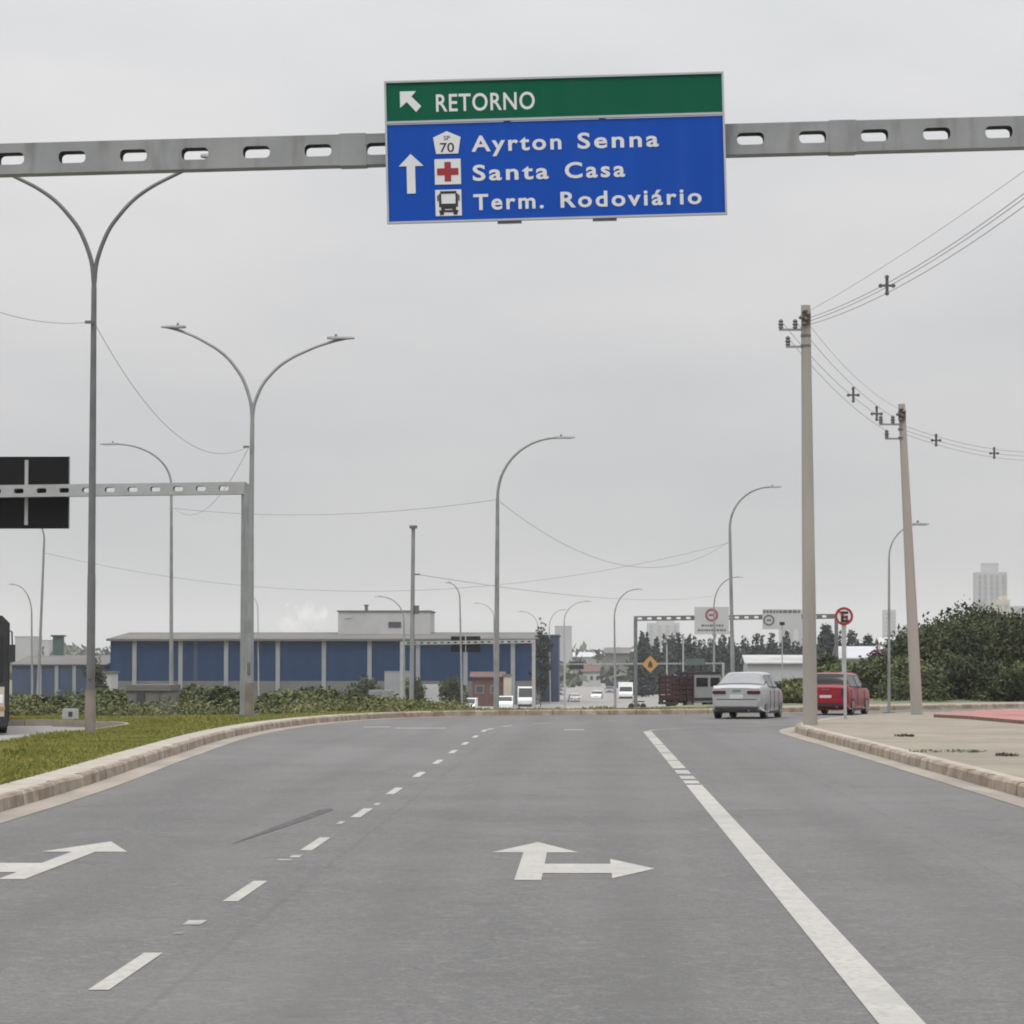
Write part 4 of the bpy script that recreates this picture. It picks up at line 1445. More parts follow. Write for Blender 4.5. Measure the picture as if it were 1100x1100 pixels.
# maroon stake-bed truck with a grey cab
TYY = 160.0
tx = at(748, TYY)
tz_ = gz(tx, TYY)
tz_ = P(740, 763, TYY).z
tr = empty('stake_truck', (tx, TYY, tz_), -R(50), 'dark maroon stake-bed truck with a grey cab, left of the silver sedan', 'truck')
hw = .78
mb = MB()
for s in (-1, 1):
    for zz in (.62, .84, 1.06, 1.28, 1.50):
        mb.box((s * hw, -1.36, zz), (.05, .92, .17))
    for yy in (-1.8, -1.36, -.95):
        mb.box((s * (hw + .035), yy, 1.03), (.05, .09, 1.25))
for zz in (.62, .84, 1.06, 1.28, 1.50):
    mb.box((0, -1.85, zz), (1.5, .05, .17)); mb.box((0, -.90, zz), (1.5, .05, .17))
mb.build('stake_sides', M['maroon'], tr)
MB().box((0, -1.37, .50), (1.62, .98, .08)).build('cargo_floor', M['plastic'], tr)
MB().box((0, .1, .42), (.7, 3.6, .14)).build('chassis', M['plastic'], tr)
prof = [(-.82, .42), (-.82, 1.60), (.95, 1.62), (1.28, 1.1), (1.95, 1.0), (2.0, .42)]
vs = [(-.74, a, b) for a, b in prof] + [(.74, a, b) for a, b in prof]
n = len(prof)
MB().add(vs, [(i, (i + 1) % n, n + (i + 1) % n, n + i) for i in range(n)] + [tuple(range(n)), tuple(range(2 * n - 1, n - 1, -1))]).build('cab', M['cab_grey'], tr, bevel=.05)
MB().box((0, .1, 1.70), (1.5, 1.75, .13)).build('roof_rack', M['plastic'], tr)
for s in (-1, 1):
    for yw, lw in ((.62, .62), (-.28, .78)):
        MB().box((s * .748, yw, 1.30), (.02, lw, .40)).build('side_window', M['dark_glass'], tr)
    MB().box((s * .748, .2, .52), (.03, 2.0, .14)).build('sill_trim', M['plastic'], tr)
    for yy in (-1.15, 1.35):
        wv = MB().lathe([(.22, -.1), (.3, -.09), (.3, .09), (.22, .1)], (s * .66, yy, .3), 'X', 18).build('wheel', M['tyre'], tr)
        MB().lathe([(.18, -.105), (.18, .105)], (s * .66, yy, .3), 'X', 14).build('rim', M['rim'], wv)
    MB().box((s * .55, -1.9, .45), (.2, .05, .14)).build('tail_light', M['tail'], tr)
    MB().box((s * .55, 2.0, .78), (.24, .05, .18)).build('headlight', M['headlamp'], tr)
MB().box((0, 1.1 + .03, 1.39), (1.2, .02, .38), Matrix.Rotation(R(31), 3, 'X')).build('windscreen', M['car_glass'], tr)
MB().box((0, -1.93, .34), (1.5, .06, .12)).build('rear_bumper', M['plastic'], tr)

tr.scale = (1.0, 1.0, 1.12)

# motorcycle seen end-on-ish at the foot of the gantry leg
my = 318.0
mx_ = at(684.5, my)
mo = empty('motorcycle', (mx_, my, P(684.5, 762, my).z), R(75), 'tiny dark motorcycle at the foot of the distant gantry leg', 'motorcycle')
for yy in (-.62, .62):
    wv = MB().lathe([(.24, -.06), (.31, -.05), (.31, .05), (.24, .06)], (0, yy, .31), 'X', 18).build('wheel', M['tyre'], mo)
    MB().lathe([(.2, -.03), (.2, .03)], (0, yy, .31), 'X', 14).build('rim', M['rim'], wv)
MB().box((0, 0, .42), (.26, .5, .34)).build('engine', M['plastic'], mo, bevel=.04)
MB().box((0, .15, .78), (.28, .5, .22)).build('fuel_tank', M['car_red'], mo, bevel=.06)
MB().box((0, -.42, .80), (.24, .7, .12)).build('seat', M['plastic'], mo, bevel=.04)
mb = MB().tube([(0, .62, .31), (0, .42, 1.0)], .03, 8)
mb.tube([(-.34, .36, 1.02), (0, .44, 1.0), (.34, .36, 1.02)], .018, 6)
mb.build('fork', M['steel_dark'], mo)

# ------------------------------------------------------------------ bus at the left edge
BY = 72.0
bxr = P(10.0, 780, BY).x
bz0 = 0.0
bw_, bl_, bh_ = 2.5, 11.0, 2.78
BA = R(12.5)
bus = empty('city_bus', (bxr - math.cos(BA) * bw_ / 2, BY - math.sin(BA) * bw_ / 2, bz0), BA, 'dark fronted bus cut by the left edge of the picture, cream lower panel', 'bus')
hw = bw_ / 2
# body: front face at local y=0, body reaching back to y=+bl_
ring = [(-hw, .32), (-hw, bh_ - .18), (-hw + .18, bh_), (hw - .18, bh_), (hw, bh_ - .18), (hw, .32)]
mb = MB()
mb.prism([(a, b) for a, b in ring], .10, bl_)
mb.build('body', M['plastic'], bus)
fr = [(-hw + .03, .36), (-hw + .03, bh_ - .2), (-hw + .2, bh_ - .04), (hw - .2, bh_ - .04), (hw - .03, bh_ - .2), (hw - .03, .36)]
MB().prism(fr, .0, .10).build('front', M['plastic'], bus)
MB().prism([(-hw + .16, 1.22), (-hw + .16, 2.28), (hw - .16, 2.28), (hw - .16, 1.22)], -.012, -.002).build('windscreen', M['car_glass'], bus)
MB().prism([(-hw + .12, .42), (-hw + .12, 1.12), (hw - .12, 1.12), (hw - .12, .42)], -.014, -.002).build('front_panel', M['cream_wall'], bus)
MB().box((0, -.03, 2.52), (1.7, .03, .28)).build('destination_box', M['sign_black'], bus)
MB().box((0, -.06, .30), (bw_ - .06, .14, .26)).build('bumper', M['plastic'], bus, bevel=.03)
for s in (-1, 1):
    MB().box((s * (hw - .32), -.022, .84), (.34, .02, .20)).build('headlight', M['headlamp'], bus)
    MB().box((s * (hw - .20), -.024, .62), (.20, .02, .07)).build('indicator', M['sign_orange'], bus)
    mb = MB().tube([(s * (hw - .05), .03, 2.45), (s * (hw + .04), -.12, 2.4), (s * (hw + .05), -.14, 2.05)], .02, 6)
    mb.box((s * (hw + .04), -.14, 1.90), (.16, .08, .40))
    mb.build('mirror', M['plastic'], bus)
    for yy in (2.2, 8.0):
        wv = MB().lathe([(.36, -.14), (.48, -.13), (.48, .13), (.36, .14)], (s * (hw - .12), yy, .48), 'X', 22).build('wheel', M['tyre'], bus)
        MB().lathe([(.28, -.145), (.28, .145)], (s * (hw - .12), yy, .48), 'X', 16).build('rim', M['rim'], wv)
    for i in range(6):
        MB().box((s * (hw + .004), 1.2 + i * 1.6, 1.75), (.016, 1.45, .85)).build('side_window', M['car_glass'], bus)
    MB().box((s * (hw + .005), bl_ / 2 + .1, .80), (.014, bl_ - .4, .5)).build('side_panel', M['cream_wall'], bus)


# ------------------------------------------------------------------ buildings
def warehouse():
    Y = 400.0
    x0, x1 = at(118, Y), at(577, Y)
    z0 = gz(x0, Y)
    ze = P(300, 688, Y).z; zb = P(300, 731.5, Y).z
    dep = 40.0
    zr = P(300, 681, Y + dep / 2).z
    root = empty('warehouse', (x0, Y, z0), 0, 'long blue warehouse with pale pilasters and a low grey roof, beyond the scrub', 'warehouse')
    o = Vector(root.location)
    W = x1 - x0
    E, B_ = ze - z0, zb - z0
    MB().box((W / 2, dep / 2, B_ / 2), (W, dep, B_)).build('base_wall', M['base_wall'], root)
    MB().box((W / 2, dep / 2, (B_ + E) / 2), (W - .1, dep - .1, E - B_)).build('wall', M['blue_wall'], root)
    # cladding ribs
    mb = MB()
    for k in range(int(W / .75)):
        mb.box((.4 + k * .75, .045, (B_ + E) / 2), (.07, .05, E - B_ - .1))
    mb.build('cladding_ribs', M['blue_wall'], root)
    for px in (144.5, 194, 243, 298.5, 348, 397, 449, 500, 551):
        MB().box((at(px, Y) - x0, -.05, E / 2), (.55, .24, E - .02)).build('pilaster', M['pilaster'], root)
    rz = zr - z0
    MB().add([(-.4, -.6, E), (W + .4, -.6, E), (W + .4, dep / 2, rz), (-.4, dep / 2, rz), (-.4, dep + .6, E), (W + .4, dep + .6, E),
              (-.4, -.6, E + .22), (W + .4, -.6, E + .22), (W + .4, dep / 2, rz + .22), (-.4, dep / 2, rz + .22), (-.4, dep + .6, E + .22), (W + .4, dep + .6, E + .22)],
             [(6, 7, 8, 9), (9, 8, 11, 10), (0, 1, 7, 6), (0, 3, 2, 1), (3, 4, 5, 2), (0, 6, 9, 3), (3, 9, 10, 4), (1, 2, 8, 7), (2, 5, 11, 8), (4, 10, 11, 5)]).build('roof', M['grey_roof'], root)
    MB().box((W / 2, -.62, E + .0), (W + .8, .10, .12)).build('gutter', M['grey_roof'], root)
    # translucent panel in the second bay
    MB().box((at(210, Y) - x0, -.01, (B_ + E) / 2), (.5, .05, E - B_ - .2)).build('skylight_strip', M['blue_dull'], root)
    # rooftop block
    Y2 = Y + 14
    xa, xb = at(363, Y2) - x0, at(462, Y2) - x0
    zt = P(400, 657, Y2).z - z0
    bk = MB().box(((xa + xb) / 2, 14 + 6, (E + zt) / 2), (xb - xa, 12, zt - E)).build('rooftop_block', M['white_wall'], root)
    MB().box((at(424, Y2) - x0, 13.97, P(424, 671, Y2).z - z0), (1.7, .1, .75)).build('window', M['window'], bk)
    MB().box(((xa + xb) / 2, 20, zt + .08), (xb - xa + .3, 12.3, .16)).build('coping', M['grey_roof'], bk)
    MB().lathe([(.22, 0), (.22, .75), (.32, .8), (.32, .95)], (at(390, Y2) - x0, 20, zt + .1), seg=12).build('vent', M['steel_dark'], bk)
    MB().box((at(374, Y2) - x0, 13.97, P(374, 663, Y2).z - z0), (1.0, .1, .3)).build('vent_grille', M['sign_grey'], bk)


warehouse()


def simple_house(name, label, px0, px1, py_top, py_bot, Y, dep, wall, roof, style='gable', wins=2, cat='house', group=None, rh=.12, door=False, overhang=.3):
    a, b = P(px0, py_top, Y), P(px1, py_bot, Y)
    x0, x1 = a.x, b.x
    z0 = min(gz(x0, Y), b.z)
    root = empty(name, (x0, Y, z0), 0, label, cat, group)
    W = x1 - x0; H = a.z - z0
    MB().box((W / 2, dep / 2, H / 2), (W, dep, H)).build('wall', wall, root)
    ov = overhang
    if style == 'gable':
        r = rh * dep
        MB().add([(-ov, -ov, H - .02), (W + ov, -ov, H - .02), (W + ov, dep / 2, H + r), (-ov, dep / 2, H + r), (-ov, dep + ov, H - .02), (W + ov, dep + ov, H - .02),
                  (-ov, -ov, H + .12), (W + ov, -ov, H + .12), (W + ov, dep / 2, H + r + .14), (-ov, dep / 2, H + r + .14), (-ov, dep + ov, H + .12), (W + ov, dep + ov, H + .12)],
                 [(6, 7, 8, 9), (9, 8, 11, 10), (0, 1, 7, 6), (0, 3, 2, 1), (3, 4, 5, 2), (0, 6, 9, 3), (3, 9, 10, 4), (1, 2, 8, 7), (2, 5, 11, 8), (4, 10, 11, 5)]).build('roof', roof, root)
    else:
        MB().box((W / 2, dep / 2, H + .08), (W + ov, dep + ov, .2)).build('roof', roof, root)
    for i in range(wins):
        x = W * (i + .5) / wins
        wn = MB().box((x, -.02, H * .62), (min(1.1, W / wins * .55), .06, min(1.0, H * .3))).build('window', M['pilaster'], root)
        MB().box((x, -.045, H * .62), (min(1.1, W / wins * .55) - .16, .03, min(1.0, H * .3) - .16)).build('pane', M['window'], wn)
    if door:
        MB().box((W * .38, -.03, .95), (.8, .08, 1.9)).build('door', M['window'], root)
    return root


simple_house('factory_shed', 'low dull blue shed at the left beyond the lamp posts', 13, 113, 714.5, 742, 420, 30, M['blue_dull'], M['grey_roof'], wins=0, cat='shed', rh=.04)
fs_ = bpy.data.objects['factory_shed']
for px in (43, 61, 80):
    MB().box((at(px, 420) - fs_.location.x, -.06, P(px, 714.5, 420).z / 2 - fs_.location.z / 2), (.5, .2, P(px, 714.5, 420).z - fs_.location.z - .1)).build('pilaster', M['pilaster'], fs_)
simple_house('white_house', 'small white two-window house between the low blue shed and the warehouse', 103, 119, 723, 748, 330, 5, M['white_wall'], M['grey_roof'], 'flat', 2)
sk = simple_house('concrete_hut', 'grey concrete hut with a dark doorway in the scrub before the warehouse', 137, 181, 741.5, 765, 104, 2.6, M['base_wall'], M['grey_roof'], 'flat', 0, 'hut', overhang=.1)
MB().box((.45, -.03, .45), (.26, .08, .8)).build('door', M['window'], sk)
MB().box((1.05, -.03, .45), (.03, .06, .9)).build('downpipe', M['steel_dark'], sk)
simple_house('brick_house', 'low red brick building behind the small white cars', 507, 540, 728, 748, 386, 6, M['brick'], M['tile'], wins=2, rh=.1)
simple_house('cream_block', 'narrow cream wall block right of the red brick building', 541, 549, 726, 745, 384, 3, M['cream_wall'], M['base_wall'], 'flat', 0, 'building')
simple_house('grey_container', 'pale grey container standing in the scrub left of the camera mast', 396, 421, 744, 760, 230, 2.4, M['container_grey'], M['container_grey'], 'flat', 0, 'container', overhang=.02)
simple_house('grey_container', 'blue-grey container behind the camera mast, against the warehouse', 413, 440, 722.5, 740, 386, 2.4, M['pilaster'], M['container_grey'], 'flat', 0, 'container', overhang=.02)
simple_house('white_shed', 'long white roofed shed behind the silver sedan', 803, 866, 713, 735, 300, 8, M['sign_grey'], M['white_wall'], wins=3, cat='shed', rh=.09)
simple_house('grey_house', 'house with a broad grey roof right of the no-parking post', 903, 948, 708, 730, 300, 7, M['white_wall'], M['sign_grey'], wins=2, rh=.16)
simple_house('far_hall', 'blue-grey hall at the right end of the long warehouse', 579, 600, 683, 745, 430, 20, M['blue_dull'], M['grey_roof'], 'flat', 0, 'building')
simple_house('far_hall', 'pale hazy block right of the blue warehouse', 596, 614, 673, 745, 900, 20, M['tower_wall'], M['tower_wall'], 'flat', 0, 'building', overhang=.1)
for i, (a, b, t, yy, lb) in enumerate(((16, 36, 684, 900, 'pale hazy apartment block behind the bus mirror'), (34, 52, 688, 1000, 'faint lower block left of the dark green tank'))):
    simple_house('apartment_block', lb, a, b, t, 720, yy, 14, M['tower_wall'], M['tower_wall'], 'flat', 0, 'apartment block', 'hazy blocks on the skyline', overhang=.2)

# dark green tank tower
tp = P(57.5, 684, 440); tq = P(68, 712, 440)
tk = empty('tank_tower', ((tp.x + tq.x) / 2, 440, gz(-70, 440)), 0, 'dark green square tank tower with a flat cap above the low blue shed', 'tower')
zz = tp.z - tk.location.z
MB().box((0, 0, zz / 2), (tq.x - tp.x, 1.4, zz)).build('shaft', M['green_tank'], tk)
MB().box((0, 0, zz + .12), (tq.x - tp.x + .5, 1.9, .24)).build('cap', M['window'], tk)


def tower(label, px0, px1, py, Y, m, cols=4, cap=None, dep=16, floors=None):
    a, b = P(px0, py, Y), P(px1, py, Y)
    z0 = gz(a.x, Y)
    W = b.x - a.x; H = a.z - z0
    root = empty('apartment_tower', (a.x, Y, z0), 0, label, 'apartment tower', 'hazy towers on the skyline')
    MB().box((W / 2, dep / 2, H / 2), (W, dep, H)).build('wall', m, root)
    if cap:
        c0, c1, cy = cap
        ca, cb = P(c0, cy, Y).x - a.x, P(c1, cy, Y).x - a.x
        hc = P(c0, cy, Y).z - a.z
        MB().box(((ca + cb) / 2, dep / 2, H + hc / 2), (cb - ca, dep * .6, hc)).build('penthouse', m, root)
    nf = floors or int(H / 3.0)
    for i in range(cols):
        x = W * (i + .5) / cols
        if cols <= 2:
            for f in range(2, nf):
                MB().box((x, -.05, f * H / nf + .2), (W / cols * .5, .12, H / nf * .5)).build('window', M['tower_window_hazed'], root)
        else:
            mb = MB()
            for f in range(2, nf):
                mb.box((x, -.05, f * H / nf + .2), (W / cols * .42, .12, H / nf * .86))
            mb.build('window_column', M['tower_window_hazed'], root)
        if i % 2 == 0:
            MB().box((x + W / cols * .5, -.2, H / 2), (W * .05, .5, H * .98)).build('balcony_fin', m, root)
    return root


tower('tallest hazy apartment tower behind the right-hand trees', 1049, 1081, 614.5, 1700, M['tower_wall'], 5, (1056.5, 1073.5, 604.5))
tower('beige block in front of the tallest hazy tower', 1069.5, 1085, 644, 1400, M['cream_wall'], 2, (1076, 1083, 640))
tower('grey block at the right edge behind the trees', 1084, 1112, 651, 1500, M['tower_wall'], 4)
tower('thin hazy tower left of the second utility pole', 950, 962.5, 655, 2300, M['tower_wall'], 2)
tower('hazy block behind the left end of the white sign gantry', 695, 730, 669, 2400, M['tower_wall'], 4, (705, 725, 665))
tower('broad hazy block behind the board beside the first utility pole', 838, 872, 655, 2200, M['tower_wall'], 4)

# slender posts before the pines
for px, py, lb in ((716.5, 693, 'bare slim post left of the board on the distant gantry'), (734, 682, 'bare slim post just left of the red ringed board')):
    yy = 260
    q = P(px, 765, yy)
    r0 = empty('slim_post', (q.x, yy, gz(q.x, yy)), 0, lb, 'post', 'slim posts before the pines')
    hh = P(px, py, yy).z - r0.location.z
    MB().tube([(0, 0, 0), (0, 0, hh)], [.09, .06], 8).build('pole', M['steel_pale'], r0, smooth=True)
    MB().box((0, 0, hh + .03), (.2, .2, .08)).build('cap', M['steel'], r0)
yy = 230
q = P(840.5, 765, yy)
r0 = empty('traffic_camera', (q.x, yy, gz(q.x, yy)), 0, 'thin post with a small black camera box below the right-hand board', 'camera post')
hh = P(840.5, 668.5, yy).z - r0.location.z
MB().tube([(0, 0, 0), (0, 0, hh)], [.05, .035], 8).build('pole', M['steel_pale'], r0)
MB().box((0, -.1, hh - .1), (.36, .4, .24)).build('camera_box', M['sign_black'], r0)

# little white service box on the far grass
q = G(75.5, 773.3, .158)
sbx = empty('service_box', (q.x, q.y, .158), 0, 'small white service box on the grass left of the tall lamp post', 'service box')
MB().box((0, 0, .15), (.40, .3, .30)).build('housing', M['white_wall'], sbx, bevel=.02)
MB().box((.03, -.155, .16), (.11, .02, .12)).build('hatch', M['window'], sbx)

# ------------------------------------------------------------------ vegetation
LD, LM, LY = M['leaf_dark'], M['leaf_mid'], M['leaf_dry']
RT = [(1010, 138, 3.75, 4.6, 11, 'leafy dark tree right behind the second utility pole'),
      (1046, 142, 4.2, 5.0, 12, 'tallest rounded dark tree in the right-hand clump'),
      (1085, 140, 3.85, 4.8, 13, 'dense dark tree below the beige block at the right'),
      (1122, 139, 3.85, 4.8, 14, 'dark tree cut by the right edge of the picture'),
      (986, 150, 3.6, 3.0, 15, 'smaller dark tree left of the second utility pole foot')]
for px, Y, h, wd, sd_, lb in RT:
    tree('broadleaf_tree', lb, at(px, Y), Y, h, wd, LD, 15000, .095, sd_, 'trees beyond the bend at the right', trunk_h=h * .22)
for px, Y, h, wd, m, sd_, lb in ((1000, 133, 1.6, 2.2, LM, 21, 'low green bush at the foot of the right-hand trees'),
                                 (1032, 134, 1.9, 2.6, LD, 22, 'dark bush under the tallest right-hand tree'),
                                 (1066, 134, 1.8, 2.6, LD, 23, 'dark bush under the dense tree at the right'),
                                 (1098, 133, 1.5, 2.6, LM, 24, 'mid green bush at the right edge under the trees'),
                                 (973, 136, 1.9, 2.2, LM, 25, 'green bush right of the slim lamp post'),
                                 (938, 140, 1.8, 2.6, LM, 26, 'green bush behind the bonnet of the red car'),
                                 (906, 146, 1.9, 2.6, LM, 27, 'green bush behind the roof of the red car'),
                                 (888, 150, 2.4, 1.6, LD, 28, 'dark upright bush just right of the first utility pole'),
                                 (858, 132, 1.0, 2.2, LY, 29, 'yellowish bush between the sedan and the utility pole')):
    bush('green_bush', lb, at(px, Y), Y, h, wd, m, 2600, .10, sd_, 'bushes beyond the bend at the right')
bush('blossom_bush', 'magenta flowering bush below the grey roofed house', at(943, 160), 160, 2.9, 1.35, M['blossom'], 2200, .09, 31, None)
for px, Y, pt, wd, m, sd_, lb in ((22, 104, 749, 2.2, LM, 41, 'green bush just right of the bus'),
                                  (57, 101, 750, 1.8, LD, 42, 'dark bush behind the white service box'),
                                  (112, 112, 743, 2.2, LM, 43, 'leafy bush between the tall lamp post and the concrete hut'),
                                  (207, 118, 738, 2.4, LM, 44, 'light green bush right of the concrete hut'),
                                  (240, 106, 740, 2.0, LD, 45, 'dark round bush left of the far gantry column'),
                                  (300, 112, 746, 2.6, LM, 46, 'green bush right of the far gantry column'),
                                  (342, 118, 742, 2.8, LM, 47, 'broad green bush below the middle of the warehouse'),
                                  (380, 114, 745, 2.0, LD, 48, 'dark bush left of the pale grey container'),
                                  (102, 300, 708, 2.6, LD, 49, 'dark tree-like bush above the small white house')):
    x = at(px, Y); h = P(px, pt, Y).z - gz(x, Y)
    bush('green_bush', lb, x, Y, h, wd, m, 2600, .10 if Y < 200 else .16, sd_, 'bushes on the slope before the warehouse')
bush('green_bush', 'dark blue-green conical shrub at the warehouse end wall', at(581, 380), 380, P(581, 672, 380).z - gz(-5, 380), 3.0, M['leaf_pine'], 2200, .22, 50)
bush('green_bush', 'dark shrub left of the warm white car, before the warehouse wall', at(487, 330), 330, P(487, 727, 330).z - gz(-15, 330), 3.0, LD, 1600, .2, 51)
bush('green_bush', 'dark shrub between the two containers and the pale truck', at(443, 345), 345, P(443, 729, 345).z - gz(-15, 345), 3.4, LD, 1600, .2, 52)
bush('green_bush', 'dark shrub beside the container under the camera mast', at(392, 300), 300, P(392, 729, 300).z - gz(-15, 300), 4.0, LD, 1600, .2, 53)


def scrub(name, label, spots, m, n, size, seed):
    lobes = [((x, y, z + h * .35), (r, r, h * .65)) for x, y, z, h, r in spots]
    o = leaf_mesh(name, lobes, n, size, m, seed=seed, shell=.35)
    tag(o, label, 'scrub', kind='stuff')


rnd = random.Random(11)
sp = []
for i in range(230):
    Y = 94 + 90 * rnd.random() ** 1.3; px = rnd.uniform(-30, 425)
    if Y < 120 and 112 < px < 205: continue
    if px > 330 and Y < 101: continue
    x = at(px, Y)
    top = 747 + 14 * rnd.random() + 7 * math.sin(px * .05)
    h = P(px, top, Y).z - gz(x, Y)
    sp.append((x, Y, gz(x, Y), max(.35, h), rnd.uniform(.6, 1.3)))
scrub('undergrowth', 'tangled green scrub covering the slope below the warehouse', sp, LM, 40000, .075, 5)
scrub('dry_scrub', 'paler yellowish stems rising through the scrub below the warehouse', [(x, y, z, h * 1.12, q * .8) for x, y, z, h, q in sp[::2]], LY, 22000, .07, 15)
sp = []
for i in range(90):
    Y = rnd.uniform(103, 112); px = rnd.uniform(-20, 650) if i % 3 else rnd.uniform(380, 490)
    x = at(px, Y)
    if px < 430: x, Y = at(px, Y - 8), Y - 8
    h = (rnd.uniform(.25, .5) if px < 496 else rnd.uniform(.06, .2)) if px > 440 else rnd.uniform(.3, .7)
    sp.append((x, Y, gz(x, Y), h, rnd.uniform(.4, .9)))
scrub('dry_weeds', 'yellowish weeds along the crest behind the kerb', sp, LY, 20000, .06, 6)
sp = []
for i in range(80):
    Y = rnd.uniform(131, 160); px = rnd.uniform(850, 1130)
    x = at(px, Y); h = rnd.uniform(.5, 1.5)
    sp.append((x, Y, gz(x, Y), h, rnd.uniform(.6, 1.1)))
scrub('undergrowth', 'green undergrowth along the road edge beneath the right-hand trees', sp, LD, 22000, .085, 7)


# pine belt
def pines(name, label, n, x_px, Yr, top_r, seed, leaves, size):
    rnd = random.Random(seed)
    lobes = []
    for i in range(n):
        px = x_px[0] + (x_px[1] - x_px[0]) * (i + rnd.random()) / n
        Y = rnd.uniform(*Yr)
        x = at(px, Y); z = gz(x, Y)
        h = P(px, rnd.uniform(*top_r), Y).z - z
        for k in range(6):
            t = k / 5
            r = (1.0 - .82 * t) * h * .2 * rnd.uniform(.8, 1.2)
            lobes.append(((x + rnd.uniform(-.3, .3), Y, z + h * (.15 + .78 * t)), (r, r, h * .12)))
    o = leaf_mesh(name, lobes, leaves, size, M['leaf_pine'], seed=seed, shell=.3)
    tag(o, label, 'tree belt', kind='stuff')


pines('pine_forest', 'far belt of dark pines behind the white sign gantry', 64, (686, 905), (520, 600), (681, 697), 61, 46000, .42)


def pine(label, px, Y, top, wd, seed):
    x = at(px, Y); z = gz(x, Y); h = P(px, top, Y).z - z
    root = empty('pine_tree', (x, Y, z), 0, label, 'pine tree', 'tall pines right of the utility pole')
    MB().tube([(0, 0, -.3), (0, 0, h * .95)], [h * .02, h * .004], 7).build('trunk', M['bark'], root)
    rnd = random.Random(seed)
    lobes = []
    for k in range(8):
        t = k / 7
        r = (1 - .85 * t) * wd / 2 * rnd.uniform(.8, 1.15)
        lobes.append(((rnd.uniform(-.2, .2), 0, h * (.15 + .8 * t)), (r, r, h * .09)))
    leaf_mesh('crown', lobes, 5200, .34, M['leaf_pine'], root, seed=seed, shell=.3)


pine('tallest dark pine just right of the nearest utility pole', 888, 480, 672, 11.5, 71)
pine('dark pine behind the no-parking post', 916, 500, 680, 10.5, 72)
pine('lower dark pine right of the no-parking post', 933, 510, 684, 10, 73)
pine('dark pine at the left end of the belt beside the gantry leg', 690, 490, 681, 4.6, 74)

# far low wood and town on the horizon
rnd = random.Random(9)
sp = []
for i in range(260):
    Y = rnd.uniform(900, 1600); px = rnd.uniform(-40, 1140)
    x = at(px, Y)
    sp.append((x, Y, gz(x, Y), rnd.uniform(5, 10), rnd.uniform(7, 15)))
for i in range(60):
    Y = rnd.uniform(640, 880); px = rnd.choice((rnd.uniform(585, 615), rnd.uniform(655, 700)))
    x = at(px, Y)
    sp.append((x, Y, gz(x, Y), rnd.uniform(3, 6), rnd.uniform(3, 6)))
scrub('distant_woods', 'hazy low woods along the horizon', sp, M['leaf_far'], 26000, 1.6, 8)
for i, (a, b, t, bt_, yy, wall, roof, lb) in enumerate((
        (616, 650, 706, 722, 950, M['tower_wall'], M['sign_grey'], 'long hazy low building on the horizon right of the warehouse'),
        (650, 676, 702, 724, 800, M['base_wall'], M['grey_roof'], 'hazy grey roofed building under the thin lamp post'),
        (626, 645, 722, 735, 700, M['white_wall'], M['tile'], 'small pale house beside the avenue'),
        (946, 985, 692, 712, 700, M['white_wall'], M['white_wall'], 'far pale roof left of the second utility pole'))):
    simple_house('distant_house', lb, a, b, t, bt_, yy, 12, wall, roof, 'gable', 3, 'building', 'hazy low buildings', rh=.12)

# avenue continuing in the dip
vs, fs = [], []
prev = None
ysv = [225, 260, 300, 340, 380, 430, 500, 600, 700, 850, 1000]
for i, y in enumerate(ysv):
    cx = 1.0 + 4 * smoothstep(300, 900, y)
    for dx in (-9, 11):
        vs.append((cx + dx, y, gz(cx, y) + .30))
    if i: fs.append((2 * i - 2, 2 * i - 1, 2 * i + 1, 2 * i))
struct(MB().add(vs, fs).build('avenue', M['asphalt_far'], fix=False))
vs, fs = [], []
for i, (px, y) in enumerate(((470, 318), (490, 340), (520, 365), (560, 400), (590, 440))):
    x = at(px, y)
    vs += [(x - 5, y, gz(x, y) + .31), (x + 7, y, gz(x, y) + .31)]
    if i: fs.append((2 * i - 2, 2 * i - 1, 2 * i + 1, 2 * i))
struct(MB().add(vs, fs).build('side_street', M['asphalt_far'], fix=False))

# litter and tufts on the pavement
for px, py, l, d_, lb in ((972, 791, .55, .9, 'dark clump of dry litter in the middle of the right pavement'),
                          (1081, 812, .5, .7, 'dark clump of dry litter near the right edge of the pavement')):
    q = G(px, py, .16)
    o = leaf_mesh('leaf_litter', [((0, 0, .012), (l * .36, d_ * .4, .018))], 90, .04, M['litter_leaf'], loc=(q.x, q.y, .16), seed=px)
    tag(o, lb, 'litter', kind='stuff')
q = G(1022, 808, .16)
o = leaf_mesh('weed_tufts', [((-.45, 0, .015), (.25, .5, .025)), ((.2, .1, .015), (.4, .5, .025))], 260, .022, LM, loc=(q.x, q.y, .16), seed=4)
tag(o, 'sparse green tufts on the right pavement', 'weeds', kind='stuff')

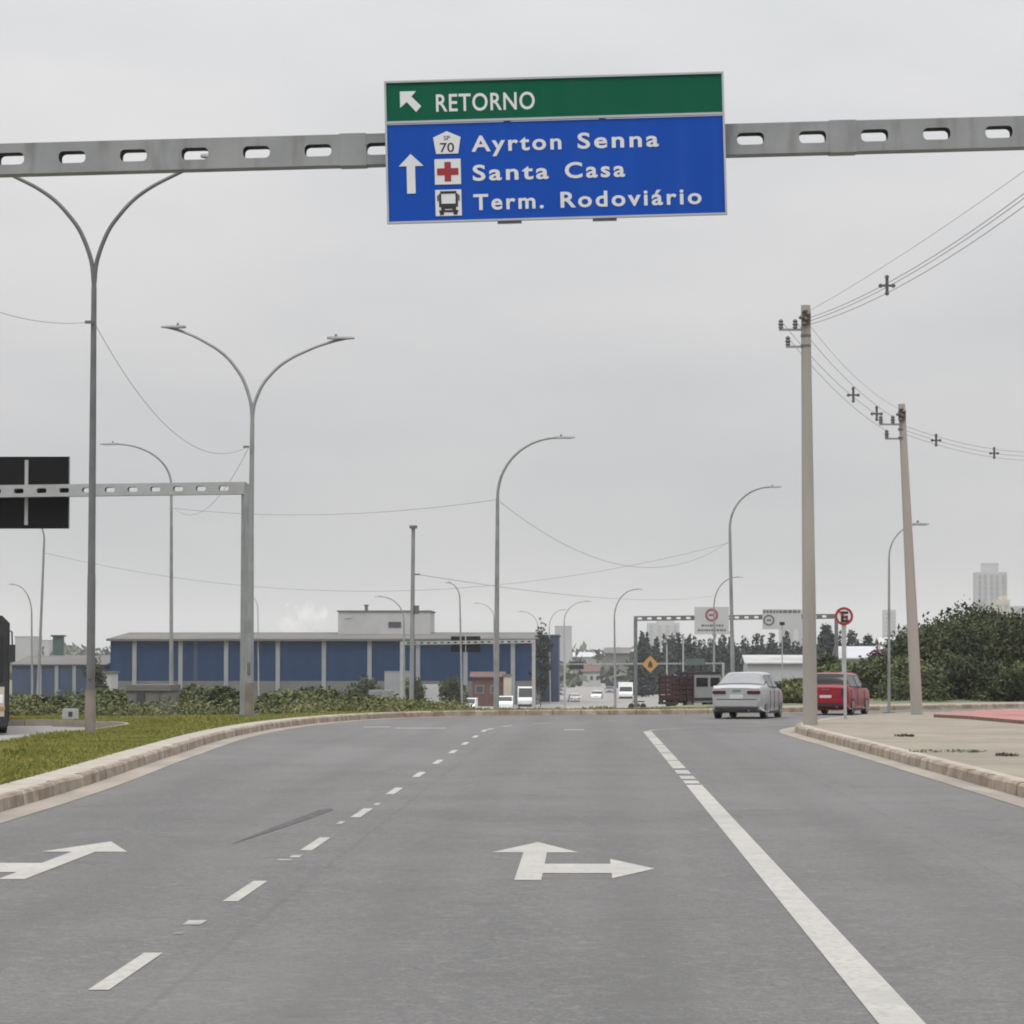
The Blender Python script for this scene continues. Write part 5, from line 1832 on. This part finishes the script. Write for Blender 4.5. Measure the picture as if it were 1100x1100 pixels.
# ------------------------------------------------------------------ faint steam above the warehouse
def steam():
    c = P(322, 667, 470)
    bm = bmesh.new()
    bmesh.ops.create_icosphere(bm, subdivisions=3, radius=1)
    for v in bm.verts:
        v.co = Vector((v.co.x * 4.2 + v.co.z * 1.3, v.co.y * 2.5, v.co.z * 3.8))
    me = bpy.data.meshes.new('steam_plume')
    bm.to_mesh(me); bm.free()
    m = bpy.data.materials.new('steam')
    m.use_nodes = True
    t = m.node_tree
    t.nodes.clear()
    o = t.nodes.new('ShaderNodeOutputMaterial')
    pv = t.nodes.new('ShaderNodeVolumePrincipled')
    pv.inputs['Color'].default_value = (.97, .97, .97, 1)
    tcn = t.nodes.new('ShaderNodeTexCoord')
    n = t.nodes.new('ShaderNodeTexNoise'); n.inputs['Scale'].default_value = .45; n.inputs['Detail'].default_value = 3
    t.links.new(tcn.outputs['Object'], n.inputs['Vector'])
    mr = t.nodes.new('ShaderNodeMapRange'); mr.inputs['From Min'].default_value = .5; mr.inputs['From Max'].default_value = .8; mr.inputs['To Max'].default_value = .7
    t.links.new(n.outputs['Fac'], mr.inputs['Value'])
    t.links.new(mr.outputs[0], pv.inputs['Density'])
    t.links.new(pv.outputs[0], o.inputs['Volume'])
    me.materials.append(m)
    ob = bpy.data.objects.new('steam_plume', me)
    C.objects.link(ob)
    ob.location = c
    tag(ob, 'faint white steam drifting above the warehouse roof', 'steam', kind='stuff')


steam()


# ------------------------------------------------------------------ haze
def haze():
    mb = MB().box((0, 2460, 35), (4900, 5200, 81))
    m = bpy.data.materials.new('air')
    m.use_nodes = True
    t = m.node_tree
    t.nodes.clear()
    o = t.nodes.new('ShaderNodeOutputMaterial')
    pv = t.nodes.new('ShaderNodeVolumePrincipled')
    pv.inputs['Color'].default_value = (.94, .945, .96, 1)
    pv.inputs['Density'].default_value = 0.00012
    t.links.new(pv.outputs[0], o.inputs['Volume'])
    ob = mb.build('haze', m)
    tag(ob, 'thin grey air over the whole place', 'haze', kind='stuff')


haze()
